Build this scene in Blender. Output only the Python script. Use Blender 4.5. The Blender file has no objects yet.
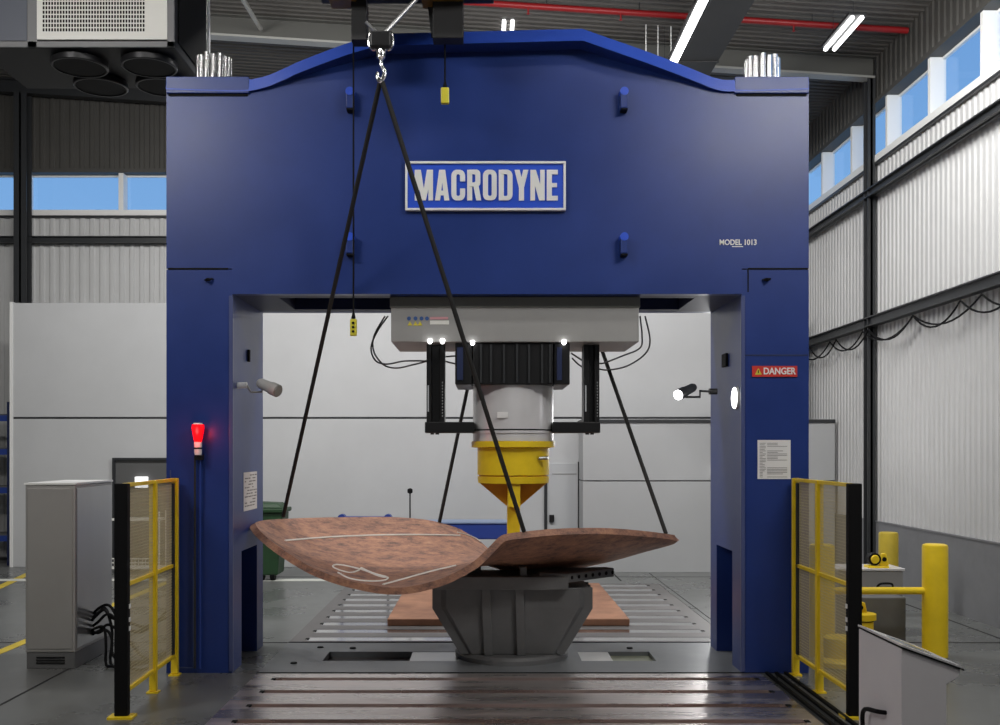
import bpy, bmesh, math, random
from mathutils import Vector, Matrix
random.seed(7)
C = bpy.context.scene
COL = C.collection
PI = math.pi
H = 2.4          # eye height
VX, VY = 485.0, 450.0   # vanishing point of the photo (1000 x 725 frame), focal length 1000 px

# ---------------------------------------------------------------- camera, sky, lights, exposure
cam = bpy.data.objects.new('camera', bpy.data.cameras.new('camera'))
COL.objects.link(cam)
cam.location = (0, 0, H)
cam.rotation_euler = (PI / 2, 0, 0)
cam.data.sensor_width = 36
cam.data.lens = 36
cam.data.shift_x = 0.015
cam.data.shift_y = 0.0875
cam.data.clip_end = 500
C.camera = cam

C.view_settings.view_transform = 'Standard'
C.view_settings.look = 'None'
C.view_settings.exposure = 0.0
C.view_settings.gamma = 1.0
C.view_settings.use_curve_mapping = False

world = bpy.data.worlds.new('sky')
C.world = world
world.use_nodes = True
wn = world.node_tree
wn.nodes.clear()
w_out = wn.nodes.new('ShaderNodeOutputWorld')
w_bg = wn.nodes.new('ShaderNodeBackground')
w_ramp = wn.nodes.new('ShaderNodeValToRGB')
w_tc = wn.nodes.new('ShaderNodeTexCoord')
w_sep = wn.nodes.new('ShaderNodeSeparateXYZ')
wn.links.new(w_tc.outputs['Generated'], w_sep.inputs[0])
wn.links.new(w_sep.outputs['Z'], w_ramp.inputs[0])
w_ramp.color_ramp.elements[0].position = 0.1
w_ramp.color_ramp.elements[0].color = (0.26, 0.50, 0.84, 1)
w_ramp.color_ramp.elements[1].position = 0.6
w_ramp.color_ramp.elements[1].color = (0.11, 0.29, 0.68, 1)
wn.links.new(w_ramp.outputs[0], w_bg.inputs[0])
wn.links.new(w_bg.outputs[0], w_out.inputs[0])
w_bg.inputs[1].default_value = 1.0


def area(name, loc, aim, sx, sy, watts, colour=(1, 1, 1)):
    l = bpy.data.lights.new(name, 'AREA')
    l.shape = 'RECTANGLE'
    l.size, l.size_y = sx, sy
    l.energy = watts
    l.color = colour
    o = bpy.data.objects.new(name, l)
    COL.objects.link(o)
    o.location = loc
    d = Vector(aim) - Vector(loc)
    o.rotation_euler = d.to_track_quat('-Z', 'Y').to_euler()
    return o


# hall lamp rows (all above the frame) plus added glare lamp and front fill
area('lamp_row', (-6.4, 4.6, 8.2), (-4.4, 10.6, 3.4), 3.0, 0.9, 270, (1, 0.98, 0.95))
area('lamp_row', (5.2, 4.8, 8.2), (3.6, 10.6, 3.4), 3.0, 0.9, 250, (1, 0.98, 0.95))
area('lamp_row', (-2.2, 7.4, 9.0), (-2.0, 10.4, 1.0), 3.0, 0.4, 55, (1, 0.98, 0.95))
area('lamp_row', (2.6, 7.4, 9.0), (2.4, 10.4, 1.0), 3.0, 0.4, 55, (1, 0.98, 0.95))
area('lamp_row', (-6.0, 14.0, 8.6), (-5.0, 18.5, 1.5), 4.0, 0.6, 330, (1, 0.99, 0.97))
area('lamp_row', (0.0, 13.9, 8.6), (0.0, 18.5, 1.5), 5.0, 0.6, 430, (1, 0.99, 0.97))
area('lamp_row', (4.6, 12.0, 8.0), (6.9, 15.5, 4.0), 3.0, 0.6, 200, (1, 0.99, 0.97))
area('bed_glare_fill', (4.66, 19.42, 2.55), (2.2, 10.0, 0.2), 0.42, 1.7, 55, (1, 1, 1))  # added, out of sight: makes the glare on the front bed
area('front_fill', (0.0, -8.5, 4.0), (0, 10, 4.0), 12.0, 6.0, 60, (0.95, 0.98, 1.0))  # soft frontal fill, added behind the camera


# ---------------------------------------------------------------- helpers
def P(px, py, Y):
    return Vector(((px - VX) / 1000 * Y, Y, H + (VY - py) / 1000 * Y))


def F(px, py, z=0.0):     # point at height z seen at the pixel
    Y = (H - z) * 1000 / (py - VY)
    return Vector(((px - VX) / 1000 * Y, Y, z))


def mat(name, col, rough=0.5, metal=0.0, noise=0.0, scale=4.0, bump=0.0, bscale=40.0, emit=None, estr=1.0,
        col2=None, spec=None, rvar=0.0, stretch=(1, 1, 1), coat=0.0):
    m = bpy.data.materials.new(name)
    m.use_nodes = True
    nt = m.node_tree
    b = nt.nodes['Principled BSDF']
    b.inputs['Base Color'].default_value = (*col, 1)
    b.inputs['Roughness'].default_value = rough
    b.inputs['Metallic'].default_value = metal
    if coat:
        b.inputs['Coat Weight'].default_value = coat
        b.inputs['Coat Roughness'].default_value = 0.15
    if spec is not None:
        b.inputs['Specular IOR Level'].default_value = spec
    tc = nt.nodes.new('ShaderNodeTexCoord')
    mp = nt.nodes.new('ShaderNodeMapping')
    mp.inputs['Scale'].default_value = stretch
    nt.links.new(tc.outputs['Object'], mp.inputs[0])
    if noise or col2:
        n = nt.nodes.new('ShaderNodeTexNoise')
        n.inputs['Scale'].default_value = scale
        n.inputs['Detail'].default_value = 6
        n.inputs['Roughness'].default_value = 0.62
        nt.links.new(mp.outputs[0], n.inputs['Vector'])
        r = nt.nodes.new('ShaderNodeValToRGB')
        r.color_ramp.elements[0].position = 0.32
        r.color_ramp.elements[1].position = 0.68
        if col2:
            r.color_ramp.elements[0].color = (*col2, 1)
            r.color_ramp.elements[1].color = (*col, 1)
        else:
            r.color_ramp.elements[0].color = (*[c * (1 - noise) for c in col], 1)
            r.color_ramp.elements[1].color = (*[min(1, c * (1 + noise)) for c in col], 1)
        nt.links.new(n.outputs['Fac'], r.inputs[0])
        nt.links.new(r.outputs[0], b.inputs['Base Color'])
        if rvar:
            mr = nt.nodes.new('ShaderNodeMapRange')
            mr.inputs['From Min'].default_value = 0.3
            mr.inputs['From Max'].default_value = 0.7
            mr.inputs['To Min'].default_value = max(0.03, rough - rvar)
            mr.inputs['To Max'].default_value = rough + rvar
            nt.links.new(n.outputs['Fac'], mr.inputs['Value'])
            nt.links.new(mr.outputs[0], b.inputs['Roughness'])
    if bump:
        n2 = nt.nodes.new('ShaderNodeTexNoise')
        n2.inputs['Scale'].default_value = bscale
        n2.inputs['Detail'].default_value = 4
        nt.links.new(mp.outputs[0], n2.inputs['Vector'])
        bp = nt.nodes.new('ShaderNodeBump')
        bp.inputs['Strength'].default_value = bump
        bp.inputs['Distance'].default_value = 0.01
        nt.links.new(n2.outputs['Fac'], bp.inputs['Height'])
        nt.links.new(bp.outputs[0], b.inputs['Normal'])
    if emit:
        b.inputs['Emission Color'].default_value = (*emit, 1)
        b.inputs['Emission Strength'].default_value = estr
    return m


def glass_mat(name, tint):
    m = bpy.data.materials.new(name)
    m.use_nodes = True
    nt = m.node_tree
    nt.nodes.clear()
    o = nt.nodes.new('ShaderNodeOutputMaterial')
    mx = nt.nodes.new('ShaderNodeMixShader')
    t = nt.nodes.new('ShaderNodeBsdfTransparent')
    g = nt.nodes.new('ShaderNodeBsdfGlossy')
    g.inputs['Roughness'].default_value = 0.03
    t.inputs['Color'].default_value = (*tint, 1)
    mx.inputs[0].default_value = 0.04
    nt.links.new(t.outputs[0], mx.inputs[1])
    nt.links.new(g.outputs[0], mx.inputs[2])
    nt.links.new(mx.outputs[0], o.inputs[0])
    return m


def rust_mat():
    m = mat('rusty_steel_plate', (0.4, 0.2, 0.1), 0.6, 0.1, bump=0.3, bscale=18)
    nt = m.node_tree; b = nt.nodes['Principled BSDF']
    tc = nt.nodes['Texture Coordinate']
    mp = nt.nodes.new('ShaderNodeMapping'); mp.inputs['Scale'].default_value = (1, 1.5, 1.5)
    mp.inputs['Rotation'].default_value = (0, 0, .4)
    n = nt.nodes.new('ShaderNodeTexNoise'); n.inputs['Scale'].default_value = 4.5
    n.inputs['Detail'].default_value = 14; n.inputs['Roughness'].default_value = .82; n.inputs['Distortion'].default_value = .1
    r = nt.nodes.new('ShaderNodeValToRGB'); e = r.color_ramp.elements
    e[0].position = .34; e[0].color = (.085, .05, .045, 1)
    e[1].position = .70; e[1].color = (.56, .40, .31, 1)
    for p_, c_ in ((.42, (.20, .11, .085, 1)), (.50, (.36, .18, .12, 1)), (.60, (.50, .26, .155, 1))):
        k = e.new(p_); k.color = c_
    nt.links.new(tc.outputs['Object'], mp.inputs[0]); nt.links.new(mp.outputs[0], n.inputs['Vector'])
    nt.links.new(n.outputs['Fac'], r.inputs[0]); nt.links.new(r.outputs[0], b.inputs['Base Color'])
    return m


M = dict(
    blue=mat('blue_paint', (0.016, 0.041, 0.205), 0.36, 0.0, noise=0.12, scale=0.9, rvar=0.04, bump=0.03, bscale=60, spec=0.45),
    blue_lit=mat('lit_flange_blue', (0.028, 0.085, 0.50), 0.4),  # brighter blue: light caught by the flange front, put into the colour
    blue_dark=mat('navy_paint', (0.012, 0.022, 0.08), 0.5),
    sign_blue=mat('sign_blue', (0.02, 0.085, 0.62), 0.4),
    white=mat('white_paint', (0.82, 0.82, 0.80), 0.45),
    wall=mat('white_sheet', (0.55, 0.55, 0.545), 0.5, noise=0.05, scale=0.6),
    wall_panel=mat('white_insulated_panel', (0.52, 0.525, 0.53), 0.55, noise=0.05, scale=0.5),
    wall_panel2=mat('grey_insulated_panel', (0.42, 0.425, 0.43), 0.55, noise=0.04, scale=0.5),
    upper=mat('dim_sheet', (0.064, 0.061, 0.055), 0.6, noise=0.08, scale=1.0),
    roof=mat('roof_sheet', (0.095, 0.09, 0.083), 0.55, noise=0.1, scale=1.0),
    concrete_wall=mat('grey_concrete_wall', (0.18, 0.182, 0.19), 0.8, noise=0.1, scale=1.5),
    far_wall=mat('dull_sheet', (0.2, 0.2, 0.2), 0.7),
    pale=mat('pale_green_steel', (.34, .36, .26), .4),
    floor=mat('polished_concrete', (0.135, 0.139, 0.135), 0.30, noise=0.22, scale=0.8, rvar=0.10, bump=0.03, bscale=12),
    seam=mat('black_joint', (0.02, 0.02, 0.02), 0.8),
    yline=mat('yellow_floor_paint', (0.62, 0.46, 0.04), 0.5, noise=0.12, scale=3),
    floor_glint=mat('floor_reflection_white', (0.65, 0.66, 0.60), 0.5),
    bed=mat('machined_steel', (0.74, 0.68, 0.66), 0.30, 0.9, noise=0.25, scale=1.6, rvar=0.12, stretch=(0.4, 2.5, 1), bump=0.05, bscale=30),
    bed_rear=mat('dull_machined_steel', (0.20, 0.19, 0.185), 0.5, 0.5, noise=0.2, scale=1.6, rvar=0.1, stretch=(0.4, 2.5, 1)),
    slot=mat('bright_slot_steel', (0.97, 0.97, 0.97), 0.14, 0.98, noise=0.1, scale=3),
    slot_rust=mat('rusty_slot_steel', (0.20, 0.10, 0.075), 0.3, 0.7, noise=0.4, scale=2, stretch=(.5, 3, 1), rvar=.15),
    deck=mat('grey_painted_deck', (0.20, 0.21, 0.22), 0.38, 0.3, noise=0.15, scale=1.5, rvar=.1),
    dark=mat('black_steel', (0.014, 0.014, 0.015), 0.4, 0.3),
    black=mat('black_rubber', (0.004, 0.004, 0.0045), 0.7, spec=0.2),
    girt=mat('dark_steel_section', (0.035, 0.037, 0.04), 0.45, 0.2),
    grey=mat('grey_paint', (0.30, 0.295, 0.29), 0.5, noise=0.04, scale=2),
    housing=mat('warm_grey_paint', (0.34, 0.335, 0.325), 0.5, noise=0.04, scale=2),
    cylinder=mat('light_grey_paint', (0.74, 0.73, 0.74), 0.25, 0.15, noise=0.05, scale=2),
    pedestal=mat('charcoal_paint', (0.155, 0.156, 0.157), 0.5, noise=0.12, scale=2.5, bump=0.05, bscale=30),
    chrome=mat('chrome', (0.9, 0.9, 0.9), 0.2, 1.0),
    steel=mat('stainless_steel', (0.45, 0.45, 0.45), 0.28, 0.85, noise=0.06, scale=1.2, stretch=(1, 1, .3)),
    cab=mat('cabinet_grey', (0.36, 0.35, 0.335), 0.45, 0.2, noise=0.04, scale=1.5),
    yellow=mat('yellow_paint', (0.93, 0.66, 0.02), 0.36, noise=0.08, scale=3),
    amber=mat('amber_paint', (0.60, 0.30, 0.012), 0.45, noise=0.08, scale=4),
    olive=mat('dull_yellow_paint', (0.50, 0.37, 0.03), 0.5, noise=0.12, scale=3),
    wire=mat('tan_wire', (0.52, 0.44, 0.26), 0.5),
    rust=rust_mat(),
    rust_edge=mat('rusty_plate', (0.48, 0.24, 0.14), 0.6, 0.1, scale=1.6, col2=(0.22, 0.10, 0.06), bump=0.1, bscale=25),
    chalk=mat('white_chalk', (0.85, 0.83, 0.78), 0.8),
    red=mat('red_pipe_paint', (0.26, 0.008, 0.01), 0.4),
    sign_red=mat('sign_red', (0.62, 0.035, 0.025), 0.45),
    beacon=mat('red_beacon_glass', (0.8, 0.01, 0.01), 0.3, emit=(1, 0.0, 0.005), estr=1.3),
    tube=mat('lit_tube', (1, 1, 1), 0.4, emit=(1, 1, 1), estr=4.0),
    lamp=mat('lit_lens', (1, 1, 1), 0.4, emit=(1, 1, 1), estr=6.0),
    duct=mat('dark_duct_sheet', (0.018, 0.018, 0.019), 0.55, 0.0, noise=0.15, scale=2),
    ahu=mat('air_unit_sheet', (0.022, 0.023, 0.026), 0.6),
    grille=mat('pale_grille', (0.80, 0.79, 0.74), 0.4),
    brown=mat('ochre_crane_paint', (0.22, 0.12, 0.015), 0.5, noise=0.3, scale=6),
    green=mat('green_plastic', (0.014, 0.05, 0.017), 0.5, noise=0.2, scale=5),
    trestle=mat('blue_enamel', (0.02, 0.05, 0.26), 0.4),
    door=mat('grey_door', (0.48, 0.49, 0.50), 0.45),
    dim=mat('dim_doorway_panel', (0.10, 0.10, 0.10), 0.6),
    console=mat('console_grey', (0.74, 0.72, 0.74), 0.42, noise=0.03, scale=2),
    paper=mat('paper', (0.80, 0.79, 0.78), 0.7),
    ink=mat('grey_ink', (0.22, 0.21, 0.21), 0.8),
    ink_blue=mat('blue_ink', (0.05, 0.12, 0.35), 0.7),
    ink_yellow=mat('yellow_ink', (0.65, 0.55, 0.05), 0.6),
    ink_red=mat('pink_ink', (0.70, 0.35, 0.38), 0.6),
    screen=mat('panel_screen', (0.35, 0.42, 0.5), 0.15),
    rope=mat('black_sling', (0.016, 0.015, 0.014), 0.7),
    pend=mat('pendant_yellow', (0.75, 0.66, 0.05), 0.4),
    hose=mat('grey_hose', (0.11, 0.11, 0.115), 0.5),
    glass=glass_mat('window_glass', (0.96, 0.98, 1.0)),
)

WPOS = {}


class MB:
    """collects shapes (world coordinates) into one mesh"""

    def __init__(s):
        s.v, s.f = [], []

    def poly(s, pts, faces):
        n = len(s.v)
        s.v += [Vector(p) for p in pts]
        s.f += [[n + i for i in f] for f in faces]
        return s

    def box(s, x0, x1, y0, y1, z0, z1):
        x0, x1 = sorted((x0, x1)); y0, y1 = sorted((y0, y1)); z0, z1 = sorted((z0, z1))
        p = [(x, y, z) for z in (z0, z1) for y in (y0, y1) for x in (x0, x1)]
        return s.poly(p, [(0, 2, 3, 1), (4, 5, 7, 6), (0, 1, 5, 4), (2, 6, 7, 3), (0, 4, 6, 2), (1, 3, 7, 5)])

    def prism(s, pts, d, flip=False):
        """pts: closed loop of 3-D points, d: extrusion vector"""
        pts = [Vector(p) for p in pts]; d = Vector(d); n = len(pts)
        nrm = Vector((0, 0, 0))
        for i in range(n):
            nrm += pts[i].cross(pts[(i + 1) % n])
        if nrm.dot(d) > 0:
            pts.reverse()
        fs = [list(range(n)), list(range(2 * n - 1, n - 1, -1))]
        for i in range(n):
            j = (i + 1) % n
            fs.append((i, i + n, j + n, j))
        return s.poly(pts + [p + d for p in pts], fs)

    def lathe(s, c, prof, axis='z', seg=32, a0=0):
        """prof: list of (radius, height along axis)"""
        c = Vector(c); pts = []; n = len(prof)
        for k in range(seg):
            a = 2 * PI * k / seg + a0
            ca, sa = math.cos(a), math.sin(a)
            for r, h in prof:
                pts.append(c + (Vector((r * ca, r * sa, h)) if axis == 'z' else
                                Vector((h, r * ca, r * sa)) if axis == 'x' else Vector((r * sa, h, r * ca))))
        fs = []
        for k in range(seg):
            k2 = (k + 1) % seg
            for i in range(n - 1):
                fs.append((k * n + i, k2 * n + i, k2 * n + i + 1, k * n + i + 1))
        fs.append([k * n for k in reversed(range(seg))])
        fs.append([k * n + n - 1 for k in range(seg)])
        return s.poly(pts, fs)

    def tube(s, pts, r, seg=8, cap=True):
        pts = [Vector(p) for p in pts]; n = len(pts)
        rr = r if isinstance(r, (list, tuple)) else [r] * n
        t0 = (pts[1] - pts[0]).normalized()
        up = Vector((0, 0, 1)) if abs(t0.z) < 0.9 else Vector((0, 1, 0))
        u = t0.cross(up).normalized()
        out = []
        for i in range(n):
            t = ((pts[min(i + 1, n - 1)] - pts[max(i - 1, 0)])).normalized()
            u = (u - t * u.dot(t)).normalized(); w = t.cross(u)
            for k in range(seg):
                a = 2 * PI * k / seg
                out.append(pts[i] + (u * math.cos(a) + w * math.sin(a)) * rr[i])
        fs = []
        for i in range(n - 1):
            for k in range(seg):
                k2 = (k + 1) % seg
                fs.append((i * seg + k, i * seg + k2, (i + 1) * seg + k2, (i + 1) * seg + k))
        if cap:
            fs.append(list(reversed(range(seg)))); fs.append([(n - 1) * seg + k for k in range(seg)])
        return s.poly(out, fs)

    def build(s, name, material, parent=None, bevel=0.0, smooth=False, origin=None):
        if origin is None:
            xs = [p.x for p in s.v]; ys = [p.y for p in s.v]; zs = [p.z for p in s.v]
            origin = Vector(((min(xs) + max(xs)) / 2, (min(ys) + max(ys)) / 2, min(zs)))
        origin = Vector(origin)
        me = bpy.data.meshes.new(name)
        me.from_pydata([p - origin for p in s.v], [], s.f)
        bm = bmesh.new(); bm.from_mesh(me)
        bmesh.ops.recalc_face_normals(bm, faces=bm.faces[:])
        bm.to_mesh(me); bm.free()
        mt = M[material] if isinstance(material, str) else material
        me.materials.append(mt)
        o = bpy.data.objects.new(name, me)
        COL.objects.link(o)
        WPOS[o] = origin
        if parent is not None:
            o.parent = parent
            o.location = origin - WPOS[parent]
        else:
            o.location = origin
        if smooth:
            for p in me.polygons:
                p.use_smooth = True
            me.set_sharp_from_angle(angle=math.radians(38))
        if bevel:
            b = o.modifiers.new('bevel', 'BEVEL')
            b.width = bevel; b.segments = 2; b.limit_method = 'ANGLE'; b.angle_limit = math.radians(40)
        return o


def empty(name, loc):
    o = bpy.data.objects.new(name, None)
    COL.objects.link(o)
    o.location = loc
    o.empty_display_size = 0.2
    WPOS[o] = Vector(loc)
    return o


def tag(o, label, cat, group=None, kind=None):
    o['label'] = label
    o['category'] = cat
    if group: o['group'] = group
    if kind: o['kind'] = kind
    return o


def struct(o):
    o['kind'] = 'structure'
    return o


def copy_tree(o, delta, parent=None):
    c = o.copy(); COL.objects.link(c)
    if parent is not None:
        c.parent = parent
    else:
        c.location = o.location + Vector(delta)
    WPOS[c] = WPOS[o] + Vector(delta)
    for ch in list(o.children):
        copy_tree(ch, delta, c)
    return c


def smoothpath(pts, k=6):
    pts = [Vector(p) for p in pts]; out = []
    for i in range(len(pts) - 1):
        p0 = pts[max(i - 1, 0)]; p1 = pts[i]; p2 = pts[i + 1]; p3 = pts[min(i + 2, len(pts) - 1)]
        for j in range(k):
            t = j / k
            out.append(0.5 * ((2 * p1) + (p2 - p0) * t + (2 * p0 - 5 * p1 + 4 * p2 - p3) * t * t + (3 * p1 - p0 - 3 * p2 + p3) * t ** 3))
    out.append(pts[-1])
    return out


def text_obj(name, body, size, centre, material, parent, rot=(PI / 2, 0, 0), sx=1.0, bold=0.0, extrude=0.004):
    cu = bpy.data.curves.new(name, 'FONT')
    cu.body = body; cu.size = size; cu.align_x = 'CENTER'; cu.align_y = 'CENTER'
    cu.extrude = extrude; cu.offset = bold
    t = bpy.data.objects.new(name, cu); COL.objects.link(t)
    dg = bpy.context.evaluated_depsgraph_get()
    me = bpy.data.meshes.new_from_object(t.evaluated_get(dg))
    bpy.data.objects.remove(t); bpy.data.curves.remove(cu)
    for v in me.vertices:
        v.co.x *= sx
    me.transform(Matrix.Identity(4))
    me.materials.clear(); me.materials.append(M[material])
    o = bpy.data.objects.new(name, me); COL.objects.link(o)
    o.rotation_euler = rot
    o.parent = parent
    o.location = Vector(centre) - WPOS[parent]
    WPOS[o] = Vector(centre)
    return o


# ---------------------------------------------------------------- room shell
XR, XL, YB, YF = 6.9, -13.0, 22.0, -10.0
ZS, ZT = 7.6, 8.5 
ZSB = 7.68      # sill of the back wall
#           # clerestory sill and head


def zroof(x):
    return 9.36 + 0.065 * (XR - x)


f = MB().box(XL - .3, XR + .3, YF - .3, YB + .3, -0.3, -0.12)
# floor slab with a pit under the press beds left out (beds fill it)
for (x0, x1, y0, y1) in ((XL - .3, -2.45, YF - .3, YB + .3), (3.12, XR + .3, YF - .3, YB + .3),
                         (-2.45, 3.12, 17.95, YB + .3), (-2.45, 3.12, YF - .3, 5.0)):
    f.box(x0, x1, y0, y1, -0.12, 0)
struct(f.build('floor', 'floor'))


def corrugated(axis, fixed, a0, a1, z0, z1, period=0.22, depth=0.03, inward=-1, thick=0.05):
    """upright sheet with trapezoid ribs; ribs vertical. axis 'x': sheet runs along x at y=fixed"""
    mb = MB(); prof = []; a = a0
    while a < a1:
        for t, d in ((0, 0), (0.45, 0), (0.55, 1), (0.90, 1)):
            aa = a + t * period
            if aa <= a1:
                prof.append((aa, d * depth))
        a += period
    prof.append((a1, 0))
    def pt(aa, d, z):
        return (aa, fixed + inward * d, z) if axis == 'x' else (fixed + inward * d, aa, z)
    n = len(prof)
    zz0 = [z0(p[0]) if callable(z0) else z0 for p in prof]
    zz1 = [z1(p[0]) if callable(z1) else z1 for p in prof]
    pts = [pt(p[0], p[1], zz0[i]) for i, p in enumerate(prof)] + [pt(p[0], p[1], zz1[i]) for i, p in enumerate(prof)]
    pts += [pt(p[0], -thick, zz0[i]) for i, p in enumerate(prof)] + [pt(p[0], -thick, zz1[i]) for i, p in enumerate(prof)]
    fs = []
    for i in range(n - 1):
        fs.append((i, i + 1, n + i + 1, n + i))
        fs.append((2 * n + i, 3 * n + i, 3 * n + i + 1, 2 * n + i + 1))
        fs.append((n + i, n + i + 1, 3 * n + i + 1, 3 * n + i))
        fs.append((i, 2 * n + i, 2 * n + i + 1, i + 1))
    fs.append((0, n, 3 * n, 2 * n)); fs.append((n - 1, 3 * n - 1, 4 * n - 1, 2 * n - 1))
    return mb.poly(pts, fs)


# right wall
struct(MB().box(XR, XR + .3, YF, YB, 0, 1.15).build('wall_right_base', 'concrete_wall'))
struct(corrugated('y', XR + .06, 6, YB, 1.15, ZS - .12, .165, .025).build('wall_right', 'wall'))
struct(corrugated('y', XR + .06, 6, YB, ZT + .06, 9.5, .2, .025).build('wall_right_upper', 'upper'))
struct(MB().box(XR - .02, XR + .32, YF, YB, ZS - .12, ZS).build('trim_1', 'white'))
struct(MB().box(XR - .03, XR + .02, YF, YB, ZS - .17, ZS - .125).build('trim_2', 'girt'))
struct(MB().box(XR - .03, XR + .30, YF, YB, ZT, ZT + .08).build('trim_3', 'upper'))
struct(MB().box(XR - .012, XR + .02, YF, YB, 1.13, 1.155).build('trim_4', 'concrete_wall'))
struct(MB().box(XR + .03, XR + .3, YF, 6, 1.15, 9.5).build('wall_right_near', 'far_wall'))
# back wall
struct(MB().box(XL, XR, YB, YB + .3, 0, .05).build('wall_back_base', 'concrete_wall'))
struct(corrugated('x', YB + .06, XL, XR, 0.05, ZSB - .12, inward=-1).build('wall_back', 'wall'))
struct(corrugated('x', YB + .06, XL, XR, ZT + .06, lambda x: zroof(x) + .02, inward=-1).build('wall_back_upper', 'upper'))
struct(MB().box(XL, XR, YB - .02, YB + .32, ZSB - .12, ZSB).build('trim_5', 'white'))
struct(MB().box(XL, XR, YB - .03, YB + .30, ZT, ZT + .08).build('trim_6', 'upper'))
struct(MB().box(XL, XR, YB - .03, YB + .02, ZSB - .17, ZSB - .125).build('trim_7', 'girt'))
# walls behind and left of the camera
struct(MB().box(XL - .3, XL, YF, YB, 0, 10.8).build('wall_left', 'far_wall'))
struct(MB().box(XL, XR, YF - .3, YF, 0, 10.8).build('wall_front', 'far_wall'))
# roof: sheet whose ribs run along x
mb = MB(); prof = []; y = YF
while y < YB + .3:
    for t, d in ((0, 0), (0.5, 0), (0.62, .028), (0.88, .028)):
        prof.append((y + t * .17, d))
    y += .17
n = len(prof); pts = []
for x in (XL - .3, XR + .35):
    for yy, d in prof:
        pts.append((x, yy, zroof(x) + d))
for x in (XL - .3, XR + .35):
    for yy, d in prof:
        pts.append((x, yy, zroof(x) + .15))
fs = []
for i in range(n - 1):
    fs.append((i, i + 1, n + i + 1, n + i)); fs.append((2 * n + i, 3 * n + i, 3 * n + i + 1, 2 * n + i + 1))
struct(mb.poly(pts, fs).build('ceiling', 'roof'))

# windows: recessed panes between white posts
wi = 1
ys = [13.94 + 1.65 * k for k in range(-6, 5)] + [YB - .02]
for k in range(len(ys) - 1):
    w = MB()
    y0, y1 = ys[k], ys[k + 1]
    w.box(XR + .01, XR + .26, y0 - .07, y0 + .02, ZS, ZT)                # post
    w.box(XR + .20, XR + .26, y0 + .02, y1 - .07, ZS, ZS + .04)
    w.box(XR + .20, XR + .26, y0 + .02, y1 - .07, ZT - .04, ZT)
    fr = struct(w.build('window_%d' % wi, 'white', bevel=.006))
    MB().box(XR + .225, XR + .235, y0 + .02, y1 - .07, ZS + .04, ZT - .04).build('pane', 'glass', fr)
    wi += 1
xs = [XL + .1] + [-9.95 + 2.0 * k for k in range(0, 9)]
xs = [-12.2, -10.1, -8.0, -6.0, -4.0, -2.0, 0, 2, 4, 6.85]
for k in range(len(xs) - 1):
    x0, x1 = xs[k], xs[k + 1]
    w = MB()
    w.box(x0 - .07, x0 + .04, YB + .01, YB + .28, ZSB, ZT)
    w.box(x0 + .04, x1 - .07, YB + .22, YB + .28, ZSB, ZSB + .04)
    w.box(x0 + .04, x1 - .07, YB + .22, YB + .28, ZT - .04, ZT)
    fr = struct(w.build('window_%d' % wi, 'white', bevel=.006))
    MB().box(x0 + .04, x1 - .07, YB + .245, YB + .255, ZSB + .04, ZT - .04).build('pane', 'glass', fr)
    wi += 1


def h_section(mb, p0, p1, w, h, t=.012, axis='y'):
    """I section lying along axis between p0 and p1 (centres), flanges top and bottom"""
    if axis == 'y':
        (x, y0, z), (_, y1, _) = p0, p1
        mb.box(x - w / 2, x + w / 2, y0, y1, z - h / 2, z - h / 2 + t)
        mb.box(x - w / 2, x + w / 2, y0, y1, z + h / 2 - t, z + h / 2)
        mb.box(x - t, x + t, y0, y1, z - h / 2, z + h / 2)
    else:
        (x0, y, z), (x1, _, _) = p0, p1
        mb.box(x0, x1, y - w / 2, y + w / 2, z - h / 2, z - h / 2 + t)
        mb.box(x0, x1, y - w / 2, y + w / 2, z + h / 2 - t, z + h / 2)
        mb.box(x0, x1, y - t, y + t, z - h / 2, z + h / 2)
    return mb


# girts
o = h_section(MB(), (XR - .09, YF, 6.93), (XR - .09, YB - .1, 6.93), .16, .14, .02).build('steel_girt', 'girt')
tag(o, 'dark steel rail along the right wall just below the high windows', 'beam')
o = h_section(MB(), (XR - .09, YF, 4.66), (XR - .09, YB - .1, 4.66), .16, .17, .02).build('steel_girt', 'girt')
tag(o, 'dark steel rail halfway up the right wall with loose cables under it', 'beam')
o = h_section(MB(), (XL, YB - .09, 7.0), (XR - .2, YB - .09, 7.0), .16, .15, .02, 'x').build('steel_girt', 'girt')
tag(o, 'dark steel rail across the ribbed back wall below its windows', 'beam')


def column(x, y, w, d, top, label, axis):
    c = MB()
    t = .02
    if axis == 'y':      # web parallel to y
        c.box(x - w / 2, x + w / 2, y - d / 2, y - d / 2 + t, 0, top)
        c.box(x - w / 2, x + w / 2, y + d / 2 - t, y + d / 2, 0, top)
        c.box(x - t, x + t, y - d / 2, y + d / 2, 0, top)
    c.box(x - w / 2 - .04, x + w / 2 + .04, y - d / 2 - .05, y + d / 2 + .05, 0, .03)
    return tag(c.build('steel_column', 'girt'), label, 'column')


column(6.825, 17.75, .14, .20, zroof(6.74) - .35, 'dark steel column against the right ribbed wall', 'y')
column(-10.04, 21.72, .28, .26, zroof(-10.2) - .35, 'dark steel column at the left of the ribbed back wall', 'y')

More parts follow.
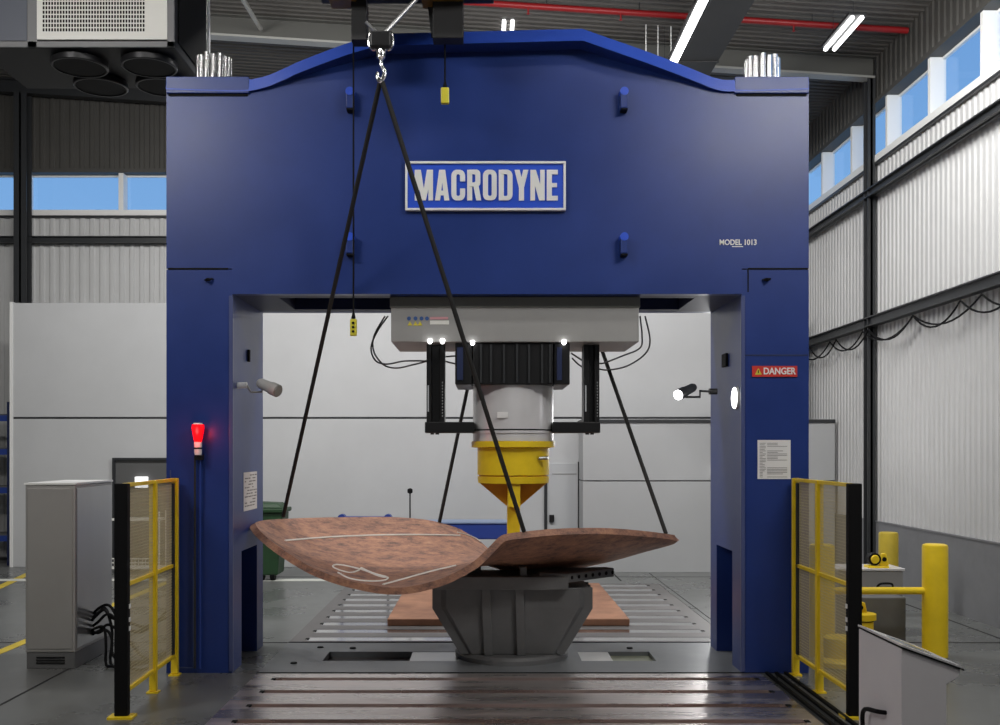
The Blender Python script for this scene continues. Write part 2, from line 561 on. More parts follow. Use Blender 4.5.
# roof beam at y = 17.8 (sloping)
def sloped(mb, y, h, w, t, drop=0.0, x0=XL, x1=XR - .02):
    def q(x, z0, z1, ya, yb):
        return [(x, ya, z0), (x, yb, z0), (x, yb, z1), (x, ya, z1)]
    for (za, zb, ya, yb) in ((-h, -h + t, y - w / 2, y + w / 2), (-t, 0, y - w / 2, y + w / 2), (-h, 0, y - t / 2, y + t / 2)):
        a = q(x0, zroof(x0) - drop + za, zroof(x0) - drop + zb, ya, yb)
        b = q(x1, zroof(x1) - drop + za, zroof(x1) - drop + zb, ya, yb)
        mb.poly(a + b, [(0, 1, 2, 3), (7, 6, 5, 4), (0, 4, 5, 1), (1, 5, 6, 2), (2, 6, 7, 3), (3, 7, 4, 0)])
    return mb
beam_m = mat('roof_beam_paint', (0.10, 0.10, 0.092), 0.4)
flange_m = mat('flange_highlight_grey', (0.34, 0.34, 0.32), 0.35)  # lower flange's highlight painted in as pale grey; roof brace shares it
o = sloped(MB(), 17.75, .38, .22, .02, 0.005).build('roof_beam', beam_m)
tag(o, 'grey sloping roof beam over the press, ending at the right wall column', 'beam')
bf = MB(); y_ = 17.75
vs = []
for x_ in (XL, XR - .02):
    z_ = zroof(x_) - .005 - .38
    vs += [(x_, y_ - .115, z_ - .014), (x_, y_ + .115, z_ - .014), (x_, y_ + .115, z_ + .024), (x_, y_ - .115, z_ + .024)]
bf.poly(vs, [(0, 1, 2, 3), (7, 6, 5, 4), (0, 4, 5, 1), (1, 5, 6, 2), (2, 6, 7, 3), (3, 7, 4, 0)]).build('lower_flange', flange_m, o)
o = sloped(MB(), 21.8, .30, .2, .02, 0.005).build('roof_beam', M['girt'])
tag(o, 'dark sloping roof beam against the back wall, left of the press', 'beam')

# red sprinkler pipe and duct
pp = [(x, 16.2, zroof(x) - .17) for x in (-2.0, 1.0, 4.0, XR - .05)]
root = empty('sprinkler_pipe', (0.2, 16.2, zroof(0.2) - .2)); tag(root, 'red sprinkler pipe running under the roof to the right wall', 'pipe')
MB().tube(pp, .05, 12).build('pipe', 'red', root, smooth=True)
for x in (0.7, 2.2, 3.7, 5.0):
    z = zroof(x) - .17
    MB().lathe((x, 16.2, z - .14), [(.012, 0), (.03, .01), (.012, .03), (.018, .1)], seg=10).build('sprinkler_head', 'red', root, smooth=True)
    MB().tube([(x + .3, 16.2, z), (x + .3, 16.2, z + .2)], .008, 6).build('pipe_hanger', 'girt', root)

root = empty('air_duct', (3.6, 12, 8.95)); tag(root, 'big dark square duct running back under the roof, right of centre', 'duct')
h0 = 6.3
MB().box(.500 * h0, .60 * h0, 6, YB - .1, H + h0, H + h0 + .42).build('duct_body', 'duct', root, bevel=.01)
for y in (8.5, 11, 13.5, 16.2, 18.9):
    MB().box(.500 * h0 - .012, .60 * h0 + .012, y, y + .05, H + h0 - .012, H + h0 + .43).build('duct_flange', 'duct', root)
# strip light beside the duct
root = empty('strip_light', (3.2, 15, H + h0 - .02)); tag(root, 'long white lit strip light along the left edge of the dark duct', 'lamp')
MB().box(.474 * h0, .496 * h0, 13.5, 17.2, H + h0 - .02, H + h0 + .0).build('tube', 'tube', root, bevel=.008)
MB().box(.470 * h0, .499 * h0, 13.4, 17.25, H + h0, H + h0 + .06).build('tray', 'duct', root)
for y in (14, 17):
    MB().tube([(.485 * h0, y, H + h0 + .06), (.485 * h0, y, zroof(3.2))], .006, 6).build('hanger', 'girt', root)


def twin_fitting(px, py, Y, length, label, gap=.12):
    c = P(px, py, Y)
    root = empty('ceiling_light', c)
    tag(root, label, 'lamp')
    MB().box(c.x - .14, c.x + .14, Y - length / 2, Y + length / 2, c.z + .03, c.z + .07).build('tray', 'duct', root, bevel=.006)
    for s in (-1, 1):
        MB().tube([(c.x + s * gap / 2 * 1.2, Y - length / 2 + .03, c.z), (c.x + s * gap / 2 * 1.2, Y + length / 2 - .03, c.z)], .033, 10).build('tube', 'tube', root, smooth=True)
        MB().tube([(c.x, Y + s * length * .35, c.z + .07), (c.x, Y + s * length * .35, zroof(c.x))], .005, 6).build('hanger', 'girt', root)
    return root


twin_fitting(843, 34, 15.6, 1.25, 'short twin-tube hanging ceiling light near the right wall')
twin_fitting(508, 26.5, 17.4, .5, 'small lit fitting just above the middle of the press top', .12)
for i, (px, y0_) in enumerate(((646, 60), (658, 60), (671, 64), (685, 70))):
    a = P(px, y0_ + 40, 17.0)
    o = MB().tube([(a.x, 17.0, a.z), (a.x, 17.0, zroof(a.x))], .010, 6).build('suspension_rod', 'white')
    tag(o, 'thin pale suspension rod left of the dark duct, ' + ('leftmost', 'second from left', 'third from left', 'rightmost')[i] + ' of the four', 'rod', 'suspension rods left of the duct')
o = MB().tube([P(240, 0, 15.4), P(241, 2, 15.5), P(254, 22, 16.4)], .03, 8).build('roof_brace', beam_m)
a, b = Vector((-3.8, 15.0, 0)), Vector((-3.95, 17.6, 0))
bpy.data.objects.remove(o)
o = MB().tube([(-4.1, 12.6, zroof(-4.1) - .25), (-3.95, 17.6, zroof(-3.95) - .25)], .04, 8).build('roof_brace', flange_m)
tag(o, 'pale slanted brace under the roof above the left end of the press', 'brace')

# ---------------------------------------------------------------- interior panel wall
YP = 20.5
zp = H + .147 * YP
pw = MB()
zl = H + (VY - 418) / 1000 * YP
xl, xr = (12 - VX) / 1000 * YP, 6.2
for (z0, z1) in ((0, zl - .02), (zl + .02, zp)):
    pw.box(xl, xr, YP, YP + .12, z0, z1)
pw2 = pw.build('wall_partition', 'wall_panel', bevel=.008); struct(pw2)
struct(MB().box(xl, xr, YP + .02, YP + .1, zl - .02, zl + .02).build('trim_8', 'girt'))
struct(MB().box(xl - .04, xl + .02, YP - .02, YP + .14, 0, zp + .02).build('trim_9', 'white'))
# lower grey partition on the right
YQ = 19.6
zq1 = H + (VY - 419.5) / 1000 * YQ; zq2 = H + (VY - 481) / 1000 * YQ
xq = (583 - VX) / 1000 * YQ
q = MB(); q.box(xq, XR - .04, YQ, YP, .0, zq2 - .012); q.box(xq, XR - .04, YQ, YP, zq2 + .012, zq1 - .06)
struct(q.build('wall_partition_right', 'wall_panel2', bevel=.006))
struct(MB().box(xq + .01, XR - .04, YQ + .015, YP, zq2 - .012, zq2 + .012).build('trim_10', 'girt'))
struct(MB().box(xq - .02, XR - .04, YQ - .03, YP, zq1 - .06, zq1).build('trim_11', 'girt'))
wl = MB().box(4.42, 4.90, 19.48, 19.57, 1.65, 3.45).build('added_lamp_box', 'grey', bevel=.01)  # unseen lamp box added to throw glare on the front bed
tag(wl, 'tall lamp box added for bed glare on the rear partition, hidden behind the right upright', 'lamp')
# door in it
d0 = (547 - VX) / 1000 * YP; d1 = (582 - VX) / 1000 * YP
dr = struct(MB().box(d0, d1 - .09, YP - .06, YP - .005, 0, 2.13).build('door_1', 'door', bevel=.005))
MB().box(d0 - .06, d0, YP - .09, YP - .005, 0, 2.16).build('door_frame', 'girt', dr)
MB().box(d1 - .09, d1 - .02, YP - .09, YP - .005, 0, 2.16).build('door_frame', 'girt', dr)
MB().box(d0 + .1, d1 - .12, YP - .068, YP - .055, 1.9, 1.92).build('door_groove', 'grey', dr)
MB().box(d0 + .04, d0 + .14, YP - .12, YP - .06, .93, 1.08).build('door_handle', 'dark', dr, bevel=.01)
# doorway on the left: flat dark panel painted for its shaded inside
e0 = (116 - VX) / 1000 * YP
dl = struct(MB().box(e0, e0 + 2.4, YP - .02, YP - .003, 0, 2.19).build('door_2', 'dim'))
MB().box(e0 - .05, e0, YP - .08, YP - .003, 0, 2.24).build('door_frame', 'girt', dl)
MB().box(e0, e0 + 2.4, YP - .08, YP - .003, 2.19, 2.24).build('door_frame', 'girt', dl)
o = MB().box((133 - VX) * .0203, (145.5 - VX) * .0203, 20.40, 20.47, H - .038 * 20.3, H - .027 * 20.3).build('lit_sign', mat('lit_box', (1, 1, 1), emit=(1, 1, 1), estr=1.5), dl, bevel=.01)
# shelf bay inside doorway
root = empty('wire_trolley', (-7.0, 19.7, 0)); tag(root, 'pale wire trolley with shelf standing at the dark doorway', 'trolley')
MB().box(-7.3, -6.35, 19.5, 19.9, 1.02, 1.06).build('shelf', 'grille', root)
b = MB()
for i in range(15):
    x = -7.3 + .95 * i / 14
    b.box(x - .006, x + .006, 19.5, 19.515, .12, .26 + .0)
for z in (.12, .2, .28):
    b.box(-7.3, -6.35, 19.5, 19.515, z - .012, z + .012)
b.build('basket', 'grille', root)
MB().box(-7.3, -6.35, 19.5, 19.9, .08, .11).build('basket_floor', 'grille', root)
for x in (-7.3, -6.35):
    for y in (19.5, 19.9):
        MB().tube([(x, y, 0), (x, y, 1.2)], .018, 8).build('post', 'grille', root)

# ---------------------------------------------------------------- floor markings and joints
def strip(name, a, b, w, z, material):
    a, b = Vector(a), Vector(b); d = (b - a).normalized(); n = Vector((-d.y, d.x, 0)) * w / 2
    return MB().prism([(a - n) + Vector((0, 0, z)), (a + n) + Vector((0, 0, z)), (b + n) + Vector((0, 0, z)), (b - n) + Vector((0, 0, z))], (0, 0, .004)).build(name, material)


a = F(0, 652); tag(strip('floor_line', (a.x, 5.0, 0), (a.x, 20.4, 0), .14, .0005, 'yline'), 'long yellow painted floor line passing behind the left fence', 'floor marking')
a = F(0, 587); b = F(26, 575); b2 = b + (b - a).normalized() * 1.5
tag(strip('floor_line', a - (b - a).normalized() * 3, b2, .16, .0005, 'yline'), 'short slanted yellow painted floor line at the far left', 'floor marking')
tag(strip('floor_line', (-11.5, 18.45, 0), (-2.9, 18.45, 0), .30, .0007, 'floor_glint'), 'whitish light reflection painted in across the floor behind the press', 'floor marking')  # light reflection on the floor, laid down as a white strip
struct(strip('floor_joint', (-4.56, 5, 0), (-4.56, 18, 0), .025, .0003, 'seam'))
struct(strip('floor_joint', (-13, 12.45, 0), (-2.46, 12.45, 0), .025, .0003, 'seam'))
struct(strip('floor_joint', (-13, 18.9, 0), (6.9, 18.9, 0), .02, .0003, 'seam'))
a = F(948, 610); b = F(1000, 628.7)
struct(strip('floor_joint', (6.55, 5, 0), (6.55, 19.5, 0), .03, .0003, 'seam'))
struct(strip('floor_joint', (3.2, 12.45, 0), (6.9, 12.45, 0), .025, .0003, 'seam'))
a = F(607, 567.5); b = F(621, 581)
struct(strip('floor_joint', (a.x, a.y, 0), (b.x, b.y, 0), .03, .0003, 'seam'))
struct(strip('floor_joint', (3.20, 12.5, 0), (3.20, 19.5, 0), .012, .0003, 'seam'))
# cable rails along the right of the front bed
root = empty('floor_track', (3.1, 8, 0)); tag(root, 'dark twin floor track beside the right edge of the front bed', 'track')
for x in (3.02, 3.12, 3.22):
    MB().box(x - .016, x + .016, 5.2, 10.72, 0, .025).build('rail', 'black', root)

# ---------------------------------------------------------------- slotted beds (plate bars with T-slots between them)
def bed(name, x0, x1, y0, y1, sx0, sx1, slots, sw, z, label, slot_mat, front):
    root = empty(name, ((x0 + x1) / 2, (y0 + y1) / 2, z - .10)); tag(root, label, 'machine bed')
    b = MB()
    b.box(x0, sx0, y0, y1, -.11, z); b.box(sx1, x1, y0, y1, -.11, z)
    prev = y0
    for s in slots:
        b.box(sx0, sx1, prev, s - sw / 2, -.11, z); prev = s + sw / 2
    b.box(sx0, sx1, prev, y1, -.11, z)
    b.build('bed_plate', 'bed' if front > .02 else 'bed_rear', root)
    for s in slots:
        fl = MB().box(sx0, sx1, s - sw / 2, s + sw / 2, -.11, z - front).build('slot', slot_mat, root)
    for s in slots:
        MB().box(sx0 - .03, sx0 + .015, s - .04, s + .04, z - .01, z + .004).build('slot_stop', 'black', root, bevel=.004)
        MB().box(sx1 - .0, sx1 + .045, s - .04, s + .04, z - .01, z + .004).build('slot_stop', 'black', root, bevel=.004)
    return root


bed('front_bed', -2.45, 2.96, 5.0, 10.74, -2.21, 2.83, [10.48 - .545 * k for k in range(9, -1, -1)], .13, .0,
    'slotted steel press bed in front of the press with rusty slots', 'slot_rust', .03)
bed('rear_bed', -2.45, 3.11, 12.5, 17.93, -2.25, 2.87, [12.71 + .555 * k for k in range(10)], .25, .0,
    'slotted steel press bed behind the press with bright slots', 'slot', .003)

# deck between the uprights with two sunk openings
root = empty('press_deck', (0, 11.6, -.1)); tag(root, 'grey steel deck between the press uprights with sunken openings', 'deck')
d = MB(); oy0, oy1 = 11.38, 11.9
X0, X1 = -2.70, 2.74
ops = [(-1.85, -.30), (1.10, 1.95)]
d.box(-2.45, 3.12, 10.745, oy0, -.11, 0); d.box(-2.45, 3.12, oy1, 12.49, -.11, 0)
xc = -2.45
for a, b in ops:
    d.box(xc, a, oy0, oy1, -.11, 0); xc = b
d.box(xc, 3.12, oy0, oy1, -.11, 0)
d.build('deck_plate', 'deck', root)
MB().box(-1.85, -.86, oy0, oy1, -.11, -.07).build('sunk_floor', 'dim', root)
MB().box(-.86, -.30, oy0, oy1, -.11, -.004).build('cover_plate', 'steel', root)
MB().box(1.10, 1.46, oy0, oy1, -.11, -.004).build('cover_plate', 'white', root)
MB().box(1.46, 1.95, oy0, oy1, -.11, -.05).build('sunk_floor', 'pale', root)
MB().box(-2.45, 3.12, 12.46, 12.485, .0, .006).build('deck_seam', 'black', root)
MB().box(-2.45, 3.12, 10.75, 10.775, .0, .006).build('deck_seam', 'black', root)
for (x, y) in ((-2.0, 12.15), (-2.15, 11.25), (1.75, 12.1), (-1.6, 12.1)):
    MB().lathe((x, y, 0), [(.0, .012), (.035, .012), (.04, 0)][::-1], seg=12).build('deck_bolt', 'black', root)

# ---------------------------------------------------------------- the press
YPF, YPB = 10.762, 12.26
press = empty('hydraulic_press', (0.025, 11.5, 0))
tag(press, 'huge dark blue portal press spanning the hall with white lettered sign', 'press')


def cx(px): return (px - VX) / 1000 * YPF
def cz(py): return H + (VY - py) / 1000 * YPF


zb = cz(294); xo0, xo1 = cx(166.4), cx(808.8); xi0, xi1 = cx(232), cx(742)
# top outline (pixels)
top = [(166, 80), (250, 83), (268, 78), (298, 65), (345, 47), (380, 37), (400, 34), (583, 32), (600, 36), (700, 75), (715, 80), (736, 82), (809, 80)]
topL = smoothpath([(166, 81, 0), (235, 83, 0), (262, 80, 0), (285, 71, 0), (300, 64, 0), (345, 47, 0), (378, 37, 0)], 4)
topR = smoothpath([(583, 32, 0), (640, 52, 0), (680, 67, 0), (700, 75, 0), (716, 81, 0), (736, 83, 0), (809, 81, 0)], 4)
outline = [(p.x, p.y) for p in topL] + [(p.x, p.y) for p in topR]
loop = [(cx(x), YPF, cz(y + 6)) for x, y in outline] + [(xo1, YPF, cz(268.5)), (xi1, YPF, cz(268.5)), (xi1, YPF, zb), (xi0 - .0, YPF, zb), (xi0, YPF, cz(268.5)), (xo0, YPF, cz(268.5))]
loop[0] = (xo0, YPF, loop[0][2]); 
k = len(outline) - 1
loop[k] = (xo1, YPF, loop[k][2])
# crown: front and rear plates with webs between them (open underneath)
cr = MB()
cr.prism(loop, (0, .12, 0))
cr.prism([(x, YPB - .12, z) for x, _, z in loop], (0, .12, 0))
cr.box(xo0, xo1, YPF + .12, YPB - .12, cz(268), cz(262))
crown = cr.build('crown', 'blue', press)
wb = MB()
wb.box(xo0, xo0 + .08, YPF + .12, YPB - .12, cz(268), cz(90))
wb.box(xo1 - .08, xo1, YPF + .12, YPB - .12, cz(268), cz(90))
wb.box(xi0 + .002, xi0 + .45, YPF + .12, YPB - .12, zb, zb + .5)
wb.box(xi1 - .45, xi1 - .002, YPF + .12, YPB - .12, zb, zb + .5)
wb.box(xi0 + .45, xi1 - .45, YPF + .12, YPF + .3, zb + .002, zb + .3)
wb.box(xi0 + .45, xi1 - .45, YPB - .3, YPB - .12, zb + .002, zb + .3)
wb.box(xi0 + .45, xi1 - .45, YPF + .3, YPB - .3, zb + .16, zb + .3)
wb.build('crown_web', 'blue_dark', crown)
# top flange following the outline, overhanging the face
fl = MB(); th = 0.115
YFL = 10.60
def fz(py): return H + (VY - py) / 1000 * YFL
def fx(px): return (px - VX) / 1000 * YFL
def over(px):
    t = min((px - 250) / 130, (740 - px) / 150)
    t = min(1, max(0, t)); t = t * t * (3 - 2 * t)
    return .03 + .20 * t
vs = []; n = len(outline)
for x, y in outline:
    yy0 = YPF - over(x)
    X_ = (x - VX) / 1000 * yy0; Z_ = H + (VY - (y - 2)) / 1000 * yy0
    vs += [(X_, yy0, Z_ - th), (X_, YPB + .1, Z_ - th), (X_, YPB + .1, Z_), (X_, yy0 + .07 * over(x) / .23, Z_ + .005 + .033 * over(x) / .23)]
fs = [(0, 1, 2, 3), (4 * n - 1, 4 * n - 2, 4 * n - 3, 4 * n - 4)]
for i in range(n - 1):
    for k in range(4):
        k2 = (k + 1) % 4
        fs.append((4 * i + k, 4 * i + 4 + k, 4 * i + 4 + k2, 4 * i + k2))
fl.poly(vs, fs)
tf = fl.build('top_flange', 'blue', press, smooth=True)
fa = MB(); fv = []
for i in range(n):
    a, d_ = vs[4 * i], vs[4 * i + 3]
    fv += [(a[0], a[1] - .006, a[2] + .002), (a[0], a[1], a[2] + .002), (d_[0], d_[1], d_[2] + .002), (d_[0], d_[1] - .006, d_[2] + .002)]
fa.poly(fv, fs).build('lit_flange_strip', 'blue_lit', tf, smooth=True)  # strip carrying the painted-in light on the flange front
YFL = YPF - .035
for (pa, pb) in ((166, 249), (735, 809)):
    MB().box(fx(pa), fx(pb), YFL, YPB + .12, fz(93), fz(76.5)).build('shoulder_cap', 'blue', press, bevel=.006)
    MB().box(fx(pa) + .02, fx(pb) - .02, YPF - .012, YPF, fz(95), fz(93)).build('cap_shade_line', 'black', press)  # black strip painted for the shadow line under the cap

# uprights
def upright(s):
    xo, xi = (xo0, xi0) if s < 0 else (xo1, xi1)
    zt = cz(268.5) - .012
    xm = xi - s * -1 * 0 + (-.34 if s < 0 else .34)
    u = MB()
    u.box(xo, xm, YPF, YPB, 0, zt)
    n0, n1, nz = YPF + .42, YPF + 1.18, 1.27
    u.box(xm, xi, YPF, n0, 0, zt); u.box(xm, xi, n1, YPB, 0, zt)
    u.prism([(xm, n0, nz + .0), (xm, n1, nz), (xi, n1, nz), (xi, n0, nz)], (0, 0, zt - nz))
    up = u.build('upright', 'blue', press)
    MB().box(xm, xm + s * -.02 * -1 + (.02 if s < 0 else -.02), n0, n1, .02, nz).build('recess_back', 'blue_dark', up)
    # base shoe and edge strip in a paler blue
    MB().box(xi - (.03 if s < 0 else -.03), xi + (.012 if s < 0 else -.012), YPF - .012, YPF + .03, 0.02, zb - .02).build('edge_strip', mat('lighter_blue_edge', (.07, .09, .22), .35), up, bevel=.003)
    return up


upl, upr = upright(-1), upright(1)
# joints, bolts and access panels on the front faces
j = MB(); j.box(xo0 + .02, cx(228), YPF - .006, YPF, cz(269.6), cz(268)); j.build('joint_line', 'black', upl)
j = MB(); j.box(cx(748), xo1 - .01, YPF - .006, YPF, cz(269.6), cz(268)); j.box(cx(747.4), cx(748.6), YPF - .005, YPF, cz(292), cz(269)); j.build('joint_line', 'black', upr)
MB().box(cx(742.5), xo1 - .01, YPF - .004, YPF, cz(356), cz(354.5)).build('joint_line', 'blue_dark', upr)
for px, pr in ((209, upl), (766, upr)):
    MB().tube([(cx(px - 4), YPF - .01, cz(280)), (cx(px), YPF - .05, cz(280.5)), (cx(px + 4), YPF - .01, cz(279))], [.008, .02, .01], 8).build('lifting_eye', 'black', pr, smooth=True)
p_ = MB()
for (a, b, c, d_) in ((170, 171, 470, 668), (193, 194.0, 560, 668), (170, 194, 667, 668.2)):
    p_.box(cx(a), cx(b), YPF - .006, YPF, cz(d_), cz(c))
p_.build('panel_edge', mat('blue_edge_line', (.06, .09, .22), .4), upl)
# four lifting lugs on the crown
for (px, py) in ((351, 103), (351, 247), (623, 103), (623, 247)):
    x, z = cx(px), cz(py)
    lug = MB().box(x - .04, x + .04, YPF - .11, YPF, z - .09, z + .10).build('lifting_lug', 'blue', press, bevel=.012)
    MB().lathe((x, YPF - .13, z + .09), [(.045, .015), (.045, .13)], axis='y', seg=16).build('lug_pin', 'sign_blue', lug, smooth=True)
    MB().box(x - .035, x + .035, YPF - .12, YPF, z - .112, z - .092).build('lug_foot', 'black', lug, bevel=.005)

# tie rod nuts on the shoulders
for (pc, tz) in ((214, 57), (762, 58)):
    c = P(pc, tz, 11.5)
    zt_ = fz(77)
    prof_r = []
    tn = MB().lathe((c.x, 11.5, 0), [(.155, zt_ + .05), (.155, c.z - .03)], seg=32).build('tie_rod_nut', 'dark', press, smooth=True)
    st_ = MB()
    for k_ in range(14):
        a = 2 * PI * k_ / 14
        st_.lathe((c.x + .172 * math.cos(a), 11.5 + .172 * math.sin(a), 0), [(.034, zt_ + .05), (.034, c.z - .015 - .02 * (k_ % 2)), (.018, c.z - .02 * (k_ % 2))], seg=10)
    st_.build('stud_ring', 'chrome', tn, smooth=True)
    MB().lathe((c.x, 11.5, zt_), [(.27, 0), (.27, .05), (.24, .07)], seg=32).build('washer', 'chrome', tn, smooth=True)

# ---------------------------------------------------------------- sign with lettering
sg = MB().box(cx(407), cx(563.5), YPF - .035, YPF, cz(209.5), cz(164)).build('name_sign', 'sign_blue', press)
fr = MB()
sx0, sx1, sz0, sz1 = cx(405.5), cx(565.5), cz(211.5), cz(162.5); bw = .026
for bx in ((sx0, sx1, sz0, sz0 + bw), (sx0, sx1, sz1 - bw, sz1), (sx0, sx0 + bw, sz0 + bw, sz1 - bw), (sx1 - bw, sx1, sz0 + bw, sz1 - bw)):
    fr.box(bx[0], bx[1], YPF - .055, YPF - .005, bx[2], bx[3])
fr.build('sign_border', 'white', sg, bevel=.004)


def rr(x0, y0, x1, y1, r, n=5):
    out = []
    for (cx_, cy_, a0) in ((x1 - r, y1 - r, 0), (x0 + r, y1 - r, 90), (x0 + r, y0 + r, 180), (x1 - r, y0 + r, 270)):
        for i in range(n + 1):
            a = math.radians(a0 + 90 * i / n)
            out.append((cx_ + r * math.cos(a), cy_ + r * math.sin(a)))
    return out


def ring(x0, y0, x1, y1, s, r, ri, i0=0, i1=24, sv=None):
    o_ = rr(x0, y0, x1, y1, r); sv = sv or s
    i_ = rr(x0 + s, y0 + sv * .75, x1 - s, y1 - sv * .75, ri)
    out = []
    for k in range(i0, i1):
        a, b = k % 24, (k + 1) % 24
        out.append([o_[a], o_[b], i_[b], i_[a]])
    return out


def R(x0, y0, x1, y1): return [(x0, y0), (x1, y0), (x1, y1), (x0, y1)]


S = .185
GL = {
    'M': (.66, [R(0, 0, S * .9, 1), R(.66 - S * .9, 0, .66, 1), [(.02, 1), (.22, 1), (.40, 0), (.26, 0)], [(.64, 1), (.44, 1), (.26, 0), (.40, 0)]]),
    'A': (.52, [[(0, 0), (S, 0), (.31, 1), (.15, 1)], [(.52, 0), (.52 - S, 0), (.21, 1), (.37, 1)], R(.13, .17, .39, .32)]),
    'C': (.50, ring(0, 0, .50, 1, S, .2, .06, 1, 24) and
          (ring(0, 0, .50, 1, S, .2, .06, 0, 23)) + [R(.50 - S, .62, .50, .80), R(.50 - S, .2, .50, .38)]),
    'R': (.50, [R(0, 0, S, 1)] + ring(-.05, .45, .48, 1, S, .14, .05, 18, 24 + 7) + [R(.1, .86, .36, 1), R(.1, .45, .36, .58)] +
          [[(.22, .5), (.40, .56), (.51, .0), (.33, 0)]]),
    'O': (.50, ring(0, 0, .50, 1, S, .2, .06)),
    'D': (.50, [R(0, 0, S, 1)] + ring(-.1, 0, .50, 1, S, .2, .06, 18, 24 + 5) + [R(.1, .86, .31, 1), R(.1, 0, .31, .14)]),
    'Y': (.50, [R(.25 - S / 2, 0, .25 + S / 2, .5), [(0, 1), (S, 1), (.25 + S / 2, .42), (.25 - S / 2, .42)], [(.5, 1), (.5 - S, 1), (.25 - S / 2, .42), (.25 + S / 2, .42)]]),
    'N': (.52, [R(0, 0, S * .9, 1), R(.52 - S * .9, 0, .52, 1), [(0, 1), (.2, 1), (.52, 0), (.32, 0)]]),
    'E': (.40, [R(0, 0, S, 1), R(S, .85, .40, 1), R(S, 0, .40, .15), R(S, .43, .37, .57)]),
}
# C: leave the mouth open on the right side
def c_pieces():
    o_ = ring(0, 0, .50, 1, S, .2, .06)
    keep = [p for p in o_ if not (min(q[0] for q in p) > .3 and min(q[1] for q in p) < .5 < max(q[1] for q in p))]
    return keep + [R(.50 - S, .62, .50, .80), R(.50 - S, .2, .50, .38)]
GL['C'] = (.50, c_pieces())
word = 'MACRODYNE'
tot = sum(GL[c][0] for c in word) + .07 * (len(word) - 1)
wx0, wx1 = cx(415), cx(557.5); wz0, wz1 = cz(201.5), cz(171.0)
kx = (wx1 - wx0) / tot; kz = wz1 - wz0
x = wx0
for ch in word:
    w_, pieces = GL[ch]; g = MB()
    for ip, pc in enumerate(pieces):
        g.prism([(x + px_ * kx, YPF - .036, wz0 + pz_ * kz) for px_, pz_ in pc], (0, -.012 - .0006 * ip, 0))
    g.build('sign_letter', 'white', sg)
    x += (w_ + .07) * kx

text_obj('model_text', 'MODEL 1013', .082, (cx(738), YPF - .004, cz(242.6)), 'white', press, sx=.88, bold=.0015)
MB().box(cx(732), cx(743), YPF - .004, YPF, cz(247), cz(246.2)).build('model_underline', 'white', press)

dg_ = MB().box(cx(752), cx(797), YPF - .012, YPF, cz(376.8), cz(366)).build('danger_sign', 'sign_red', upr)
text_obj('danger_text', 'DANGER', .100, (cx(779), YPF - .015, cz(371.5)), 'white', dg_, bold=.002, sx=.86)
tz_ = cz(371.5)
MB().prism([(cx(754.5), YPF - .013, tz_ - .035), (cx(761.5), YPF - .013, tz_ - .035), (cx(758), YPF - .013, tz_ + .035)], (0, -.004, 0)).build('warning_triangle', 'ink_yellow', dg_)
MB().box(cx(757.6), cx(758.4), YPF - .020, YPF - .016, tz_ - .018, tz_ + .012).build('exclamation_mark', 'black', dg_)

# notices
nt_ = MB().box(cx(757.5), cx(790.5), YPF - .006, YPF, cz(479), cz(440)).build('notice_sheet', 'paper', upr)
ln = MB(); random.seed(3)
zc = cz(443)
while zc > cz(477.5):
    L = random.choice((.0, .5, .75, .95))
    ln.box(cx(759.5), cx(759.5 + random.choice((3, 5, 6))), YPF - .0085, YPF - .006, zc - .005, zc)
    if L: ln.box(cx(767), cx(767 + 21 * L), YPF - .0085, YPF - .006, zc - .005, zc)
    zc -= .0165
ln.build('notice_print', 'ink', nt_)
def yface(px, xw): return xw * 1000 / (px - VX)
xw = xi0 + .012
ya, yb = yface(243.5, xi0), yface(256.5, xi0)
za, zb_ = H - .0225 * ya - .002 * 0, H - .0615 * ya
nt2 = MB().box(xi0 - .002, xi0 + .006, ya, yb, zb_, za).build('notice_sheet', 'paper', upl)
ln = MB(); zc = za - .03
while zc > zb_ + .03:
    y = ya + .04
    while y < yb - .08:
        w_ = random.choice((.05, .09, .14))
        if random.random() < .7: ln.box(xi0 + .006, xi0 + .0085, y, min(y + w_, yb - .03), zc - .012, zc)
        y += w_ + .03
    zc -= .035
ln.build('notice_print', 'ink', nt2)

# ---------------------------------------------------------------- slide housing, ram, tool
YH0, YH1 = 10.95, 12.05
hx0, hx1 = (391 - VX) * .01095, (639 - VX) * .01095
hz0 = H + .108 * YH0
house = MB().box(hx0, hx1, YH0, YH1, hz0, 4.075).build('slide_housing', 'housing', press, bevel=.01)
MB().box(hx0 - .012, hx1 + .012, YH0 - .015, YH1 + .01, 3.96, 4.075).build('housing_cap', mat('cap_grey', (.22, .225, .20), .5), house, bevel=.006)
yy = YH0 - .004
for i, px in enumerate((407, 413.5, 419.5, 425)):
    w_ = MB()
    c = (px + 2 - VX) * .01095
    w_.lathe((c, yy, H + .1315 * YH0), [(.022, 0), (.022, .004)], axis='y', seg=14)
    w_.build('pictogram', 'ink_blue', house)
for i, px in enumerate((408, 413.5, 418, )):
    c = (px + 2 - VX) * .01095; z = H + .1265 * YH0
    MB().prism([(c - .026, yy, z - .022), (c + .026, yy, z - .022), (c, yy, z + .024)], (0, .004, 0)).build('warning_pictogram', 'ink_yellow', house)
MB().box((430 - VX) * .01095, (448 - VX) * .01095, yy, YH0, H + .1305 * YH0, H + .133 * YH0).build('label_strip', 'ink_red', house)
MB().box((430 - VX) * .01095, (449 - VX) * .01095, yy, YH0, H + .1255 * YH0, H + .1295 * YH0).build('label_strip', 'grille', house)

